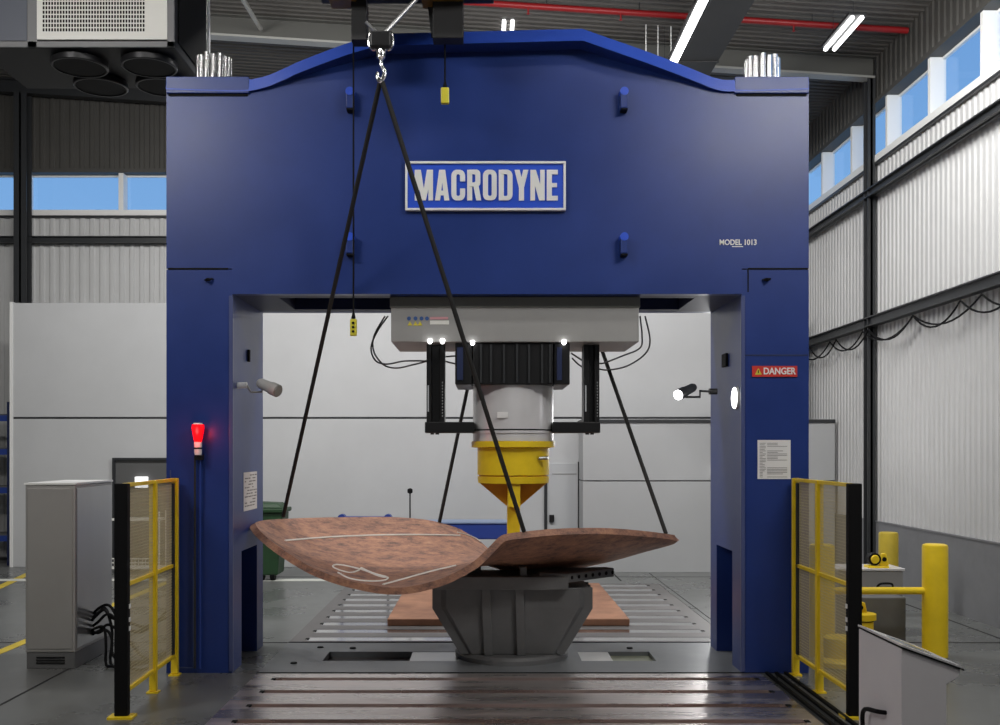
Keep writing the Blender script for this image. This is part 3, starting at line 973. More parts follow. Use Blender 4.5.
RX, RY = .325, 11.50
gd = MB()
gz0 = H + .0655 * 11.0
gd.box((473 - VX) * .011, (553 - VX) * .011, 11.0, 12.0, gz0, hz0)
gb = gd.build('guide_block', 'dark', press, bevel=.012)
MB().box((455 - VX) * .011, (472 - VX) * .011, 11.02, 11.98, gz0 + .0, hz0).build('guide_side', 'dark', gb, bevel=.012)
MB().box((554 - VX) * .011, (570 - VX) * .011, 11.02, 11.98, gz0 + .0, hz0).build('guide_side', 'dark', gb, bevel=.012)
rb = MB()
for px in (480, 490, 503, 516, 528, 541, 549):
    rb.box((px - VX) * .011, (px + 2.0 - VX) * .011, 10.975, 11.0, gz0 + .02, hz0 - .02)
rb.build('guide_rib', 'girt', gb)
MB().box((457 - VX) * .011, (463 - VX) * .011, 11.0, 11.02, gz0 + .05, hz0 - .05).build('side_strip', 'blue_dark', gb)
MB().box((557 - VX) * .011, (562 - VX) * .011, 11.0, 11.02, gz0 + .05, hz0 - .05).build('side_strip', 'blue_dark', gb)

rz = lambda py: H + (VY - py) / 1000 * 11.04
ram = MB().lathe((RX, RY, 0), [(.462, rz(441)), (.462, rz(433)), (.475, rz(433)), (.475, rz(430.5)), (.462, rz(430.5)), (.462, rz(386) + .1)], seg=64).build('ram', 'cylinder', press, smooth=True)
MB().lathe((RX, RY, 0), [(.466, rz(430.2)), (.466, rz(428.8))], seg=64).build('ram_groove', 'dark', ram, smooth=True)
MB().box(RX + .0 - .19, RX - .07, RY - .464, RY - .43, rz(418), rz(412)).build('ram_label', 'paper', ram)
tool = MB().lathe((RX, RY, 0), [(.405, rz(484)), (.412, rz(477.5)), (.392, rz(477)), (.392, rz(476)), (.412, rz(475.5)), (.412, rz(448)), (.48, rz(447)), (.48, rz(441))], seg=64).build('punch_holder', 'yellow', press, smooth=True)
MB().lathe((RX, RY, 0), [(.394, rz(477.4)), (.394, rz(476.0))], seg=64).build('holder_groove', 'amber', tool, smooth=True)
MB().tube([(RX + .28, RY - .32, rz(458.5)), (RX + .38, RY - .35, rz(458))], .022, 10).build('release_valve', 'steel', tool, smooth=True)
zt_ = rz(484); zbp = rz(508)
gs = MB()
for (dx, dy) in ((1, 0), (-1, 0), (0, 1), (0, -1)):
    n = Vector((-dy, dx, 0)) * .02
    a = Vector((RX, RY, 0)); d_ = Vector((dx, dy, 0))
    if dx:
        gs.prism([a - n + Vector((0, 0, zt_)), a - n + d_ * .39 + Vector((0, 0, zt_)), a - n + d_ * .08 + Vector((0, 0, zbp))], n * 2)
gs.build('gusset', 'amber', tool)
g2 = MB()   # pyramid skirt between the gussets
g2.poly([(RX - .36, RY - .1, zt_), (RX + .36, RY - .1, zt_), (RX + .36, RY + .3, zt_), (RX - .36, RY + .3, zt_),
         (RX - .07, RY - .07, zbp), (RX + .07, RY - .07, zbp), (RX + .07, RY + .07, zbp), (RX - .07, RY + .07, zbp)],
        [(0, 1, 5, 4), (1, 2, 6, 5), (2, 3, 7, 6), (3, 0, 4, 7), (0, 3, 2, 1), (4, 5, 6, 7)])
g2.build('skirt', 'amber', tool)
MB().box(RX - .068, RX + .068, RY - .37, RY - .16, zbp, zt_).build('front_rib', 'yellow', tool, bevel=.006)
MB().box(RX - .072, RX + .072, RY - .16, RY + .07, 1.30, zt_).build('punch', 'yellow', tool, bevel=.008)

# guide arms
def guide_arm(xa, xb, foot0, foot1, nm):
    a = MB(); X0_, X1_ = (xa - VX) * .0113, (xb - VX) * .0113
    z0_ = H + (VY - 431) * .0113
    a.box(X0_, X0_ + .055, 11.2, 11.45, z0_, hz0); a.box(X1_ - .055, X1_, 11.2, 11.45, z0_, hz0)
    a.box(X0_ + .055, X1_ - .055, 11.26, 11.42, z0_, hz0)
    o_ = a.build('guide_arm', 'dark', press, bevel=.006)
    MB().box((foot0 - VX) * .0112, (foot1 - VX) * .0112, 11.16, 11.40, H + (VY - 433) * .0112, H + (VY - 422) * .0112).build('arm_foot', 'dark', o_, bevel=.01)
    b = MB()
    for k in range(12):
        z = H + (VY - 384 - k * 3) * .0113
        b.box(X1_ - .03, X1_ - .018, 11.19, 11.2, z, z + .018)
    b.build('scale_marks', 'steel', o_)
    MB().box(X0_ + .012, X0_ + .028, 11.19, 11.2, H + (VY - 412) * .0113, H + (VY - 386) * .0113).build('slit', 'chrome', o_)
    for k in (0, 1):
        x_ = (xa + 5 + k * 5 - VX) * .0112
        MB().lathe((x_, 11.28, H + (VY - 434.5) * .0112), [(.022, 0), (.022, .02)], seg=10).build('bolt', 'dark', o_)
guide_arm(427, 445, 425, 474.5, 'l')
guide_arm(583, 598.5, 552.5, 600, 'r')
for px, py in ((430, 341), (442.5, 341), (472.5, 342.5), (564, 342)):
    p = P(px, py, 10.93)
    MB().lathe((p.x, 10.93, p.z - .03), [(.012, 0), (.024, .015), (.024, .05)], seg=12).build('indicator_lamp', 'lamp', house, smooth=True)

# hoses looping from the housing
def hose(pix, Y, r, label_parent=house):
    MB().tube(smoothpath([P(x, y, yy_) for (x, y), yy_ in zip(pix, Y)], 6), r, 8).build('hose', 'hose', label_parent, smooth=True)
Y12 = [12.1] * 12
hose([(388, 316), (377, 332), (371, 348), (376, 361), (388, 364), (405, 361), (430, 361)], Y12, .010)
hose([(385, 316), (374, 336), (374, 352), (384, 365), (397, 368), (412, 365), (428, 361)], Y12, .010)
hose([(444, 357), (456, 356), (468, 358)], Y12, .010)
hose([(444, 361), (456, 364), (468, 366)], Y12, .010)
hose([(640, 316), (642, 335), (640, 348), (622, 356), (604, 363), (598, 363)], Y12, .010)
hose([(645, 316), (650, 340), (645, 354), (627, 366), (607, 370), (596, 368)], Y12, .010)
hose([(572, 358), (578, 364), (584, 368)], Y12, .010)
hose([(571, 353), (577, 357), (583, 361)], Y12, .010)

# ---------------------------------------------------------------- pedestal
ped = empty('die_pedestal', (.31, 11.75, 0)); tag(ped, 'dark grey ribbed steel pedestal under the curved rusty plate', 'pedestal')
PX, PY = .312, 11.75
MB().lathe((PX, PY, 0), [(.66, 0), (.66, .05), (.63, .08)], seg=64).build('base_disc', 'pedestal', ped, smooth=True)
body = MB()
def octo(hw, hd, z, cut):
    return [(PX - hw + cut, PY - hd, z), (PX + hw - cut, PY - hd, z), (PX + hw, PY - hd + cut, z), (PX + hw, PY + hd - cut, z),
            (PX + hw - cut, PY + hd, z), (PX - hw + cut, PY + hd, z), (PX - hw, PY + hd - cut, z), (PX - hw, PY - hd + cut, z)]
levels = [octo(.56, .42, .08, .10), octo(.87, .46, .62, .12), [(x_, min(y_, PY + .40), .84) for x_, y_, _ in octo(.87, .46, .84, .12)]]
pts = sum(levels, []); fs = [list(range(8))[::-1], [16 + i for i in range(8)]]
for l in (0, 1):
    for i in range(8):
        fs.append((8 * l + i, 8 * l + (i + 1) % 8, 8 * l + 8 + (i + 1) % 8, 8 * l + 8 + i))
body.poly(pts, fs).build('pedestal_body', 'pedestal', ped, bevel=.01)
# ribs: upright plates on the front, slanted fins at the sides
for (xb_, xt_) in ((-.27, -.30), (.10, .08)):
    MB().prism([(PX + xb_ - .05, PY - .40, .08), (PX + xb_ - .05, PY - .47, .08), (PX + xt_ - .05, PY - .52, .62), (PX + xt_ - .05, PY - .52, .84), (PX + xt_ - .05, PY - .42, .84)], (.10, 0, 0)).build('rib', 'pedestal', ped, bevel=.006)
for s, nn in ((1, 3), (-1, 1)):
    for k in range(nn):
        yr = PY - .40 + .22 * k
        x_b, x_t = PX + s * .50, PX + s * .91
        MB().prism([(x_b, yr, .08), (x_b + s * .09, yr, .08), (x_t, yr, .60), (x_t, yr, .84), (x_b, yr, .84)], (0, .05, 0)).build('rib', 'pedestal', ped, bevel=.006)
MB().box(PX - .86, PX + .62, PY - .60, PY + .06, .84, .985).build('top_plate', 'pedestal', ped, bevel=.012)
arm = MB()
arm.prism([(PX + .30, PY - .52 , .92), (PX + .62, PY - .60 , .92), (PX + 1.20, PY - .05 , .92), (PX + 1.12, PY + .06 , .92), (PX + .2, PY - .05, .92)], (0, 0, .10))
ar = arm.build('cross_arm', 'pedestal', ped, bevel=.012)
hl = MB()
for k in range(7):
    t = k / 6
    p = Vector((PX + .66, PY - .56, .972)).lerp(Vector((PX + 1.18, PY - .075, .972)), t)
    d_ = Vector((.55, -.58, 0)).normalized()
    hl.tube([p - d_ * .02, p + d_ * .004], .022, 10)
hl.build('bolt_hole', 'black', ar)
MB().box(PX + .08, PX + .16, PY - .50, PY - .38, .98, 1.08).build('support_post', 'pedestal', ped, bevel=.008)
MB().box(PX - .5, PX - .36, PY - .2, PY + .1, .98, 1.02).build('support_post', 'pedestal', ped, bevel=.008)

# ---------------------------------------------------------------- curved plate
UF = [(0, 255, 523, 11.6), (.05, 262, 533, 11.2), (.12, 285, 551, 10.9), (.2, 318, 570, 10.65), (.3, 360, 583, 10.45), (.38, 400, 587.5, 10.38),
      (.46, 440, 579, 10.38), (.52, 470, 564, 10.40), (.57, 487, 549, 10.44), (.605, 498.5, 537.5, 10.46), (.63, 506, 534, 10.47), (.67, 524, 531.5, 10.5), (.74, 560, 528.5, 10.6), (.84, 605, 528, 10.8), (.93, 645, 531, 11.1), (1, 675, 535, 11.5)]
UB = [(0, 256, 522, 11.75), (.05, 266, 520, 12.0), (.12, 290, 518.5, 12.4), (.2, 320, 517.5, 12.7), (.3, 360, 517, 12.9), (.38, 392, 517, 13.0),
      (.46, 428, 520, 13.0), (.52, 455, 527, 13.0), (.55, 467, 533, 13.0), (.58, 481, 542, 12.95), (.61, 494, 553, 12.9), (.65, 512, 561, 12.85), (.74, 560, 562.5, 12.75), (.84, 605, 555, 12.5), (.93, 645, 543.5, 12.1), (1, 674, 536, 11.75)]


def interp(tab, u):
    for i in range(len(tab) - 1):
        if u <= tab[i + 1][0] + 1e-9:
            break
    def g(k):
        k = max(0, min(len(tab) - 1, k)); _, a, b, c = tab[k]; return P(a, b, c)
    t = (u - tab[i][0]) / (tab[i + 1][0] - tab[i][0])
    p0, p1, p2, p3 = g(i - 1), g(i), g(i + 1), g(i + 2)
    return 0.5 * ((2 * p1) + (p2 - p0) * t + (2 * p0 - 5 * p1 + 4 * p2 - p3) * t * t + (3 * p1 - p0 - 3 * p2 + p3) * t ** 3)


def surf(u, v):
    f_, b_ = interp(UF, u), interp(UB, u)
    s = f_.lerp(b_, v)
    e = math.sin(PI * min(1, max(0, u))) ** .6
    k_ = min(1, max(0, (u - .35) / .25)); k_ = k_ * k_ * (3 - 2 * k_)
    s.z -= (.12 + .07 * k_) * 4 * v * (1 - v) * e
    return s


NU, NV = 96, 24
THK = .075
def snorm(u, v):
    e = .004
    u0, u1 = max(0, u - e), min(1, u + e); v0, v1 = max(0, v - e), min(1, v + e)
    n = (surf(u1, v) - surf(u0, v)).cross(surf(u, v1) - surf(u, v0))
    if n.z < 0: n = -n
    return n.normalized() if n.length > 1e-9 else Vector((0, 0, 1))
top_, bot_ = [], []
for i in range(NU + 1):
    for jv in range(NV + 1):
        u, v = .001 + .998 * i / NU, jv / NV
        s = surf(u, v); n = snorm(u, v)
        top_.append(s); bot_.append(s - n * THK)
pm = MB(); W_ = NV + 1; N_ = len(top_); fs = []
for i in range(NU):
    for jv in range(NV):
        a = i * W_ + jv
        fs.append((a, a + W_, a + W_ + 1, a + 1)); fs.append((N_ + a, N_ + a + 1, N_ + a + W_ + 1, N_ + a + W_))
for i in range(NU):
    a = i * W_; fs.append((a, N_ + a, N_ + a + W_, a + W_)); a += NV; fs.append((a, a + W_, N_ + a + W_, N_ + a))
for jv in range(NV):
    a = jv; fs.append((a, a + 1, N_ + a + 1, N_ + a)); a += NU * W_; fs.append((a, N_ + a, N_ + a + 1, a + 1))
plate = pm.poly(top_ + bot_, fs).build('curved_plate', 'rust', smooth=True)
tag(plate, 'curved rust-brown hull plate with white chalk marks slung over the pedestal', 'steel plate')


def on_surf(px, py):
    best = None
    for i in range(0, 61):
        for jv in range(0, 31):
            u, v = i / 60, jv / 30
            s = surf(u, v); qx = VX + s.x / s.y * 1000; qy = VY - (s.z - H) / s.y * 1000
            d_ = (qx - px) ** 2 + (qy - py) ** 2
            if u < .62 and (best is None or d_ < best[0]): best = (d_, u, v)
    _, u, v = best
    st = 1 / 120
    for _ in range(14):
        for du, dv in ((st, 0), (-st, 0), (0, st), (0, -st)):
            uu, vv = min(1, max(0, u + du)), min(1, max(0, v + dv))
            s = surf(uu, vv); d_ = (VX + s.x / s.y * 1000 - px) ** 2 + (VY - (s.z - H) / s.y * 1000 - py) ** 2
            if d_ < best[0]: best = (d_, uu, vv); u, v = uu, vv
        st *= .75
    return surf(u, v) + snorm(u, v) * .004


def chalk(pix, r):
    pp_ = smoothpath([(x, y, 0) for x, y in pix], 4)
    MB().tube([on_surf(p.x, p.y) for p in pp_], r, 6).build('chalk_mark', 'chalk', plate)
chalk([(285, 541), (330, 537.5), (380, 535.5), (425, 535.2), (460, 536)], .013)
chalk([(457, 532.5), (470, 536), (481, 540)], .008)
chalk([(359, 570.5), (351, 573), (341, 571), (334, 568), (333, 566), (338, 565), (350, 567), (365, 571), (380, 577), (388, 578), (383, 581), (368, 581.5), (350, 579), (338, 573)], .010)
chalk([(361, 568.5), (372, 573.5), (386, 577.5)], .014)
chalk([(383, 585), (405, 579), (430, 572), (456, 566)], .012)

# ---------------------------------------------------------------- plate lying on the rear bed
fp = MB().box(-1.33, 1.97, 13.62, 17.3, .006, .10).build('flat_plate', 'rust_edge', bevel=.008)
tag(fp, 'flat rusty steel plate lying on the rear slotted bed', 'steel plate')

# ---------------------------------------------------------------- slings
HK = P(381, 78, 9.42)
HB = P(523, 124, 13.45)


def surf_near(px, py, tab):
    best = None
    for i in range(401):
        p = interp(tab, i / 400); d_ = (VX + p.x / p.y * 1000 - px) ** 2
        if best is None or d_ < best[0]: best = (d_, p)
    return best[1]


def sling(a, b, label):
    d_ = (b - a).normalized()
    o_ = MB().tube([a, b], .0235, 10).build('lifting_sling', 'rope', smooth=True)
    tag(o_, label, 'sling')
    # end shackle
    return o_
E1 = surf_near(283, 519, UB); E2 = surf_near(524, 533, UF); E3 = surf_near(439, 521, UB); E4 = surf_near(666, 533, UF)
sling(HK, E1 + Vector((0, 0, .03)), 'black sling from the front hook to the left end of the curved plate')
sling(HK, E2 + Vector((0, 0, .0)), 'black sling from the front hook to the front middle edge of the curved plate')
sling(HB, E3 + Vector((0, 0, .0)), 'black sling behind the press, left one, down to the back edge of the curved plate')
sling(HB, E4 + Vector((0, 0, .0)), 'black sling behind the press, down to the right end of the curved plate')

# ---------------------------------------------------------------- overhead crane and hooks
crane = empty('overhead_crane', (-.8, 9.9, 6.9)); tag(crane, 'ochre overhead crane girder with dark hangers above the press front', 'crane')
gz = H + (VY - 5) * .0099
MB().box((318 - VX) * .0099, (494 - VX) * .0099, 9.6, 10.15, gz + .12, gz + .6).build('girder', 'duct', crane, bevel=.01)
MB().box((322 - VX) * .0096, (351 - VX) * .0096, 9.75, 10.2, gz + .09, gz + .3).build('bumper', 'brown', crane, bevel=.01)
MB().box((419 - VX) * .0096, (462 - VX) * .0096, 9.75, 10.2, gz + .09, gz + .3).build('bumper', 'brown', crane, bevel=.01)
MB().box((352 - VX) * .0101, (367.5 - VX) * .0101, 10.02, 10.2, H + (VY - 43) * .0101, gz + .12).build('hanger', 'duct', crane, bevel=.008)
MB().box((433 - VX) * .0101, (463.5 - VX) * .0101, 10.02, 10.2, H + (VY - 41) * .0101, gz + .12).build('hanger', 'duct', crane, bevel=.008)
MB().prism([P(427, 0, 10.15), P(434, 0, 10.15), P(440, 34, 10.15), P(431, 34, 10.15)], (0, .1, 0)).build('bracket', 'girt', crane)
MB().box(-1.2, -.4, 9.62, 10.1, gz + .6, zroof(-1.2)).build('suspension_frame', 'duct', crane)


def hook_block(c, label, name='hook_block', diag=True):
    root = empty(name, c); tag(root, label, 'hook')
    x, y, z = c
    b = MB()
    b.box(x - .10, x + .10, y - .06, y + .06, z + .30, z + .46)
    b.build('block_body', 'dark', root, bevel=.02)
    for s in (-1, 1):
        a = [(x + s * .07 + s * .045 * math.cos(t), y - .0, z + .38 + .085 * math.sin(t)) for t in [PI * 2 * k / 16 for k in range(17)]]
        MB().tube(a, .014, 8).build('shackle', 'chrome', root, smooth=True)
    MB().lathe((x, y, 0), [(.02, z + .2), (.045, z + .22), (.045, z + .29), (.03, z + .31)], seg=16).build('swivel', 'chrome', root, smooth=True)
    hk = smoothpath([(x, y, z + .22), (x + .005, y, z + .15), (x + .035, y, z + .09), (x + .02, y, z + .03), (x - .01, y, z + .0), (x - .035, y, z + .04), (x - .03, y, z + .08)], 5)
    MB().tube(hk, [.016 + .008 * math.sin(PI * k / (len(hk) - 1)) for k in range(len(hk))], 10).build('hook', 'chrome', root, smooth=True)
    return root


hb = hook_block((HK.x, HK.y, HK.z - .03), 'chrome hook block hanging in front of the press top')
MB().tube([(HK.x + .03, HK.y, HK.z + .42), P(421, -6, 9.60)], .022, 10).build('hoist_rod', 'steel', hb, smooth=True)
MB().tube([(HK.x - .03, HK.y, HK.z + .42), P(366, 22, 9.42)], .016, 8).build('hoist_rod', 'steel', hb, smooth=True)
hb2 = hook_block((HB.x, HB.y, HB.z - .03), 'hook block behind the press top holding the rear slings')
MB().tube([(HB.x, HB.y, HB.z + .40), (HB.x, HB.y, HB.z + .48)], .02, 8).build('hoist_rod', 'steel', hb2)
bk = MB()
bk.box(HB.x - .09, HB.x + .09, YPB - .1, HB.y + .12, HB.z + .46, HB.z + .60)
bk.box(HB.x - .09, HB.x + .09, YPB - .1, YPB + .06, cz(30) - .06, HB.z + .47)
bk.build('rear_hook_bracket', 'blue', press, bevel=.01)


def pendant(px, y0, y1, y2, Y, w, label, body):
    p0 = P(px, y0, Y); p1 = P(px, y1, Y); p2 = P(px, y2, Y)
    root = empty('crane_pendant', p2); tag(root, label, 'crane control')
    MB().tube([p0, p1], .009, 6).build('cable', 'black', root)
    MB().box(p1.x - w / 2, p1.x + w / 2, Y - .03, Y + .03, p2.z, p1.z).build('control_box', body, root, bevel=.012)
    b = MB()
    for k in range(3):
        z = p2.z + (p1.z - p2.z) * (.25 + .25 * k)
        b.lathe((p1.x, Y - .04, z), [(.012, 0), (.014, .01)], axis='y', seg=10)
    if w < .08: b.build('button', 'black', root)
    MB().lathe((p1.x, Y, p1.z), [(.022, 0), (.022, .02), (.012, .06)], seg=10).build('cable_gland', 'black', root)
pendant(353.5, 3, 319, 336, 10.3, .068, 'yellow push-button pendant on a long thin cable below the press crown', 'pend')
pendant(445, 3, 88, 104, 10.2, .085, 'plain yellow pendant box on a short cable above the lettered sign', 'pend')

# ---------------------------------------------------------------- lamps on the uprights, beacon
def flood(s):
    if s < 0:
        root = empty('spot_lamp', P(248, 387, 11.5)); tag(root, 'unlit grey spot lamp on the inner side of the left upright', 'lamp')
        Y = 11.6
        MB().tube([P(236, 385.5, 11.0), P(247, 385, 11.0)], .035, 10).build('mount', 'white', root, smooth=True)
        MB().tube([P(247, 385.5, 11.0), P(251, 392, 11.05), P(262, 392, 11.1), P(263, 385, 11.1)], .012, 8).build('bracket', 'steel', root, smooth=True)
        a, b = P(259, 382.5, 11.1), P(278, 391, 10.98); d_ = (b - a)
        MB().tube([a, a + d_ * .1, a + d_ * .6, a + d_ * .65, b], [.045, .058, .062, .072, .072], 20).build('lamp_body', mat('lamp_grey', (.42, .41, .39), .4), root, smooth=True)
        MB().tube([b, b + d_.normalized() * .012], .06, 20).build('lens', 'steel', root)
    else:
        root = empty('spot_lamp', P(715, 393, 11.5)); tag(root, 'lit spot lamp with white glow on the inner side of the right upright', 'lamp')
        MB().tube([P(717, 391.5, 11.2), P(709, 391.5, 11.2)], .035, 10).build('mount', 'dark', root, smooth=True)
        MB().tube([P(712, 391.5, 11.2), P(700, 391, 11.15), P(700, 397, 11.1), P(686, 397, 11.1), P(685, 392, 11.1)], .013, 8).build('bracket', 'dark', root, smooth=True)
        a, b = P(694, 387, 11.2), P(678.5, 394.8, 11.0); d_ = (b - a)
        MB().tube([a, a + d_ * .1, a + d_ * .6, a + d_ * .65, b], [.04, .05, .055, .062, .062], 20).build('lamp_body', 'girt', root, smooth=True)
        MB().tube([b, b + d_.normalized() * .015], .055, 20).build('lens', 'lamp', root)
flood(-1); flood(1)
# glowing disc added as lamp glare at the right upright edge
p = P(740, 397, YPF)
rl = empty('lamp_glare_disc', (xi1, YPF + .22, p.z)); tag(rl, 'glowing white disc added for lamp glare on the inner face of the right upright', 'lamp')
yc = YPF + .20
MB().lathe((xi1 - .03, yc, p.z), [(.12, 0), (.125, .03)], axis='x', seg=24).build('rim', 'white', rl, smooth=True)
MB().lathe((xi1 - .045, yc, p.z), [(.09, 0), (.115, .008), (.118, .02)], axis='x', seg=24).build('lens', 'lamp', rl, smooth=True)
# little black hook and cord on right upright inner face
ho = MB().box(xi1 - .03, xi1, yface(727, xi1) - .06, yface(724, xi1) + .0, H + .083 * 11.5, H + .096 * 11.5).build('cable_clip', 'black', upr, bevel=.005)
MB().box(xi0, xi0 + .03, yface(249, xi0) - .05, yface(247, xi0), H + .088 * 11.5, H + .1 * 11.5).build('cable_clip', 'black', upl, bevel=.005)

bc = P(198, 455, YPF - .10)
be = empty('warning_beacon', bc); tag(be, 'lit red warning beacon on the left press upright', 'lamp')
zz = lambda py: H + (VY - py) / 1000 * (YPF - .1)
MB().lathe((bc.x, bc.y, 0), [(.035, zz(455)), (.04, zz(453)), (.042, zz(442))], seg=20).build('beacon_base', 'white', be, smooth=True)
MB().lathe((bc.x, bc.y, 0), [(.043, zz(449)), (.043, zz(447.5))], seg=20).build('beacon_band', 'black', be)
MB().lathe((bc.x, bc.y, 0), [(.038, zz(442)), (.05, zz(437)), (.066, zz(428)), (.062, zz(424.5))], seg=20).build('beacon_dome', 'beacon', be, smooth=True)
MB().lathe((bc.x, bc.y, 0), [(.056, zz(424.5)), (.045, zz(423))], seg=20).build('beacon_cap', 'white', be, smooth=True)
for px in (195, 200):
    x_ = (px - VX) * (YPF - .05) / 1000
    MB().tube([(x_, YPF - .05, zz(456)), (x_, YPF - .05, .06)], .012, 8).build('conduit', 'trestle' if px == 200 else 'girt', be)
MB().box(bc.x - .04, bc.x + .04, YPF - .1, YPF, zz(460), zz(455)).build('mounting_bracket', 'dark', be)
pl = bpy.data.lights.new('beacon_glow', 'POINT'); pl.energy = 4; pl.color = (1, .05, .05); pl.shadow_soft_size = .05
plo = bpy.data.objects.new('beacon_glow', pl); COL.objects.link(plo); plo.location = (bc.x, YPF - .22, zz(432))

# ---------------------------------------------------------------- fences
def fence(xp, s, label):
    root = empty('safety_fence', (xp, 9.8, 0)); tag(root, label, 'fence')
    ya, ym, yb = 8.97, 9.90, 10.66
    root.rotation_euler.z = .030 if s < 0 else 0
    zt = 2.10
    # near black light-curtain post
    p = MB().box(xp - .06, xp + .06, ya - .04, ya + .04, .02, zt).build('end_post', 'black', root, bevel=.008)
    MB().box(xp - .11, xp + .11, ya - .08, ya + .08, 0, .02).build('foot_plate', 'yellow', p)
    for z in (.78, .86, .98):
        MB().box(xp + .066 * (-s), xp + .072 * (-s), ya - .02, ya + .02, z, z + .04).build('sensor', 'white', p)
    for y in (ym, yb):
        p = MB().box(xp - .035, xp + .035, y - .03, y + .03, .02, zt).build('post', 'yellow' , root, bevel=.005)
        MB().box(xp - .055, xp + .055, y - .055, y + .055, 0, .015).build('foot_plate', 'yellow', p)
    for (y0, y1) in ((ya + .04, ym - .03), (ym + .03, yb - .03)):
        for z in (zt - .035, 1.16, .20):
            MB().box(xp - .02, xp + .02, y0, y1, z, z + .035).build('rail', 'yellow', root, bevel=.003)
        m = MB(); w = .0035
        y = y0 + .02
        while y < y1:
            m.box(xp - w / 2, xp + w / 2, y - w / 2, y + w / 2, .23, zt - .03); y += .022
        z = .26
        while z < zt - .04:
            m.box(xp - w / 2 + .003, xp + w / 2 + .003, y0, y1, z - w / 2, z + w / 2); z += .03
        m.build('wire_mesh', 'wire', root)
    # grey inner channel by the far post
    MB().box(xp - .02, xp + .02, yb - .13, yb - .07, .24, zt - .05).build('channel', 'girt', root)
    return root
fence(-3.28, -1, 'yellow framed mesh safety fence left of the press, black end post')
fence(3.31, 1, 'yellow framed mesh safety fence right of the press, black end post')

# ---------------------------------------------------------------- left: cabinet, wires, rack
cb = empty('electrical_cabinet', (-4.76, 11.5, 0)); tag(cb, 'tall grey electrical cabinet left of the left fence', 'cabinet')
c0, c1, cy0, cy1 = -5.04, -4.49, 10.96, 12.04
MB().box(c0, c1, cy0, cy1, .18, 2.02).build('cabinet_body', 'cab', cb, bevel=.012)
MB().box(c0 + .01, c1 - .01, cy0 + .01, cy1 - .01, 0, .18).build('plinth', mat('plinth_grey', (.13, .13, .13), .5), cb, bevel=.005)
MB().box(c1 - .002, c1 + .008, cy0 + .03, cy1 - .03, .22, 1.98).build('side_door', 'steel', cb, bevel=.004)
MB().box(c0 + .03, c1 - .03, cy0 - .008, cy0 + .002, .22, 1.98).build('front_door', 'cab', cb, bevel=.004)
MB().box(c0 - .01, c1 + .01, cy0 - .01, cy1 + .01, 2.02, 2.04).build('cabinet_top', 'white', cb)  # white imitates light reflected by the cabinet's top
v = MB()
for k in range(3): v.box(c0 + .12, c1 - .12, cy0 - .002, cy0 + .012, .06 + .03 * k, .07 + .03 * k)
v.build('plinth_vent', 'black', cb)
random.seed(5)
wb_ = empty('cable_bundle', (-4.2, 10.9, .3)); tag(wb_, 'tangle of black cables from the tall cabinet down behind the left fence', 'cables')
def wp(px, py, Y): return P(px, py, Y)
paths = [
    [(88, 625, 11.6), (95, 617, 11.3), (104, 610, 11.2), (112, 618, 11.1), (128, 622, 11.0), (145, 627, 10.9), (158, 620, 10.9), (167, 611, 10.9)],
    [(88, 630, 11.6), (98, 622, 11.3), (108, 614, 11.1), (120, 622, 11.0), (135, 632, 10.95), (150, 625, 10.9), (167, 617, 10.9)],
    [(86, 634, 11.6), (96, 628, 11.3), (104, 628, 11.2), (106, 645, 11.1), (106, 664, 11.05), (112, 676, 10.95), (125, 678, 10.9), (145, 672, 10.8), (165, 655, 10.7)],
    [(88, 622, 11.6), (99, 612, 11.3), (106, 609, 11.2), (112, 630, 11.1), (113, 655, 11.0), (130, 662, 10.95), (150, 660, 10.9), (164, 656, 10.8)],
    [(90, 636, 11.5), (100, 630, 11.3), (110, 625, 11.1), (128, 640, 11.0), (145, 658, 10.9), (166, 652, 10.8)],
    [(87, 628, 11.6), (97, 633, 11.3), (106, 630, 11.2), (112, 640, 11.1), (112, 668, 11.0), (140, 664, 10.9), (163, 658, 10.8)],
    [(90, 618, 11.6), (99, 608, 11.3), (110, 606, 11.2), (122, 625, 11.1), (138, 632, 11), (150, 628, 10.9)],
]
for q_ in paths:
    pts = [P(*t) for t in q_]
    for t in pts: t.z = max(t.z, .03)
    MB().tube(smoothpath(pts, 6), .016, 8).build('cable', 'black', wb_, smooth=True)

rk = empty('storage_rack', (-10.5, 21.1, 0)); tag(rk, 'dark blue storage rack at the far left beside the panel wall', 'rack')
for x_ in (-9.87, -12.4):
    for y_ in (20.8, 21.45):
        MB().box(x_ - .05, x_ + .05, y_ - .05, y_ + .05, 0, 3.40).build('rack_post', 'blue_dark', rk)
for z in (.5, 1.5, 2.3, 3.0):
    MB().box(-12.4, -9.87, 20.78, 20.86, z, z + .12).build('rack_beam', 'trestle', rk)
    MB().box(-12.4, -9.87, 20.8, 21.45, z + .12, z + .15).build('rack_shelf', 'dim', rk)
MB().tube([(-9.87, 20.8, 2.6), (-9.87, 21.45, 3.3)], .02, 6).build('rack_brace', 'blue_dark', rk)

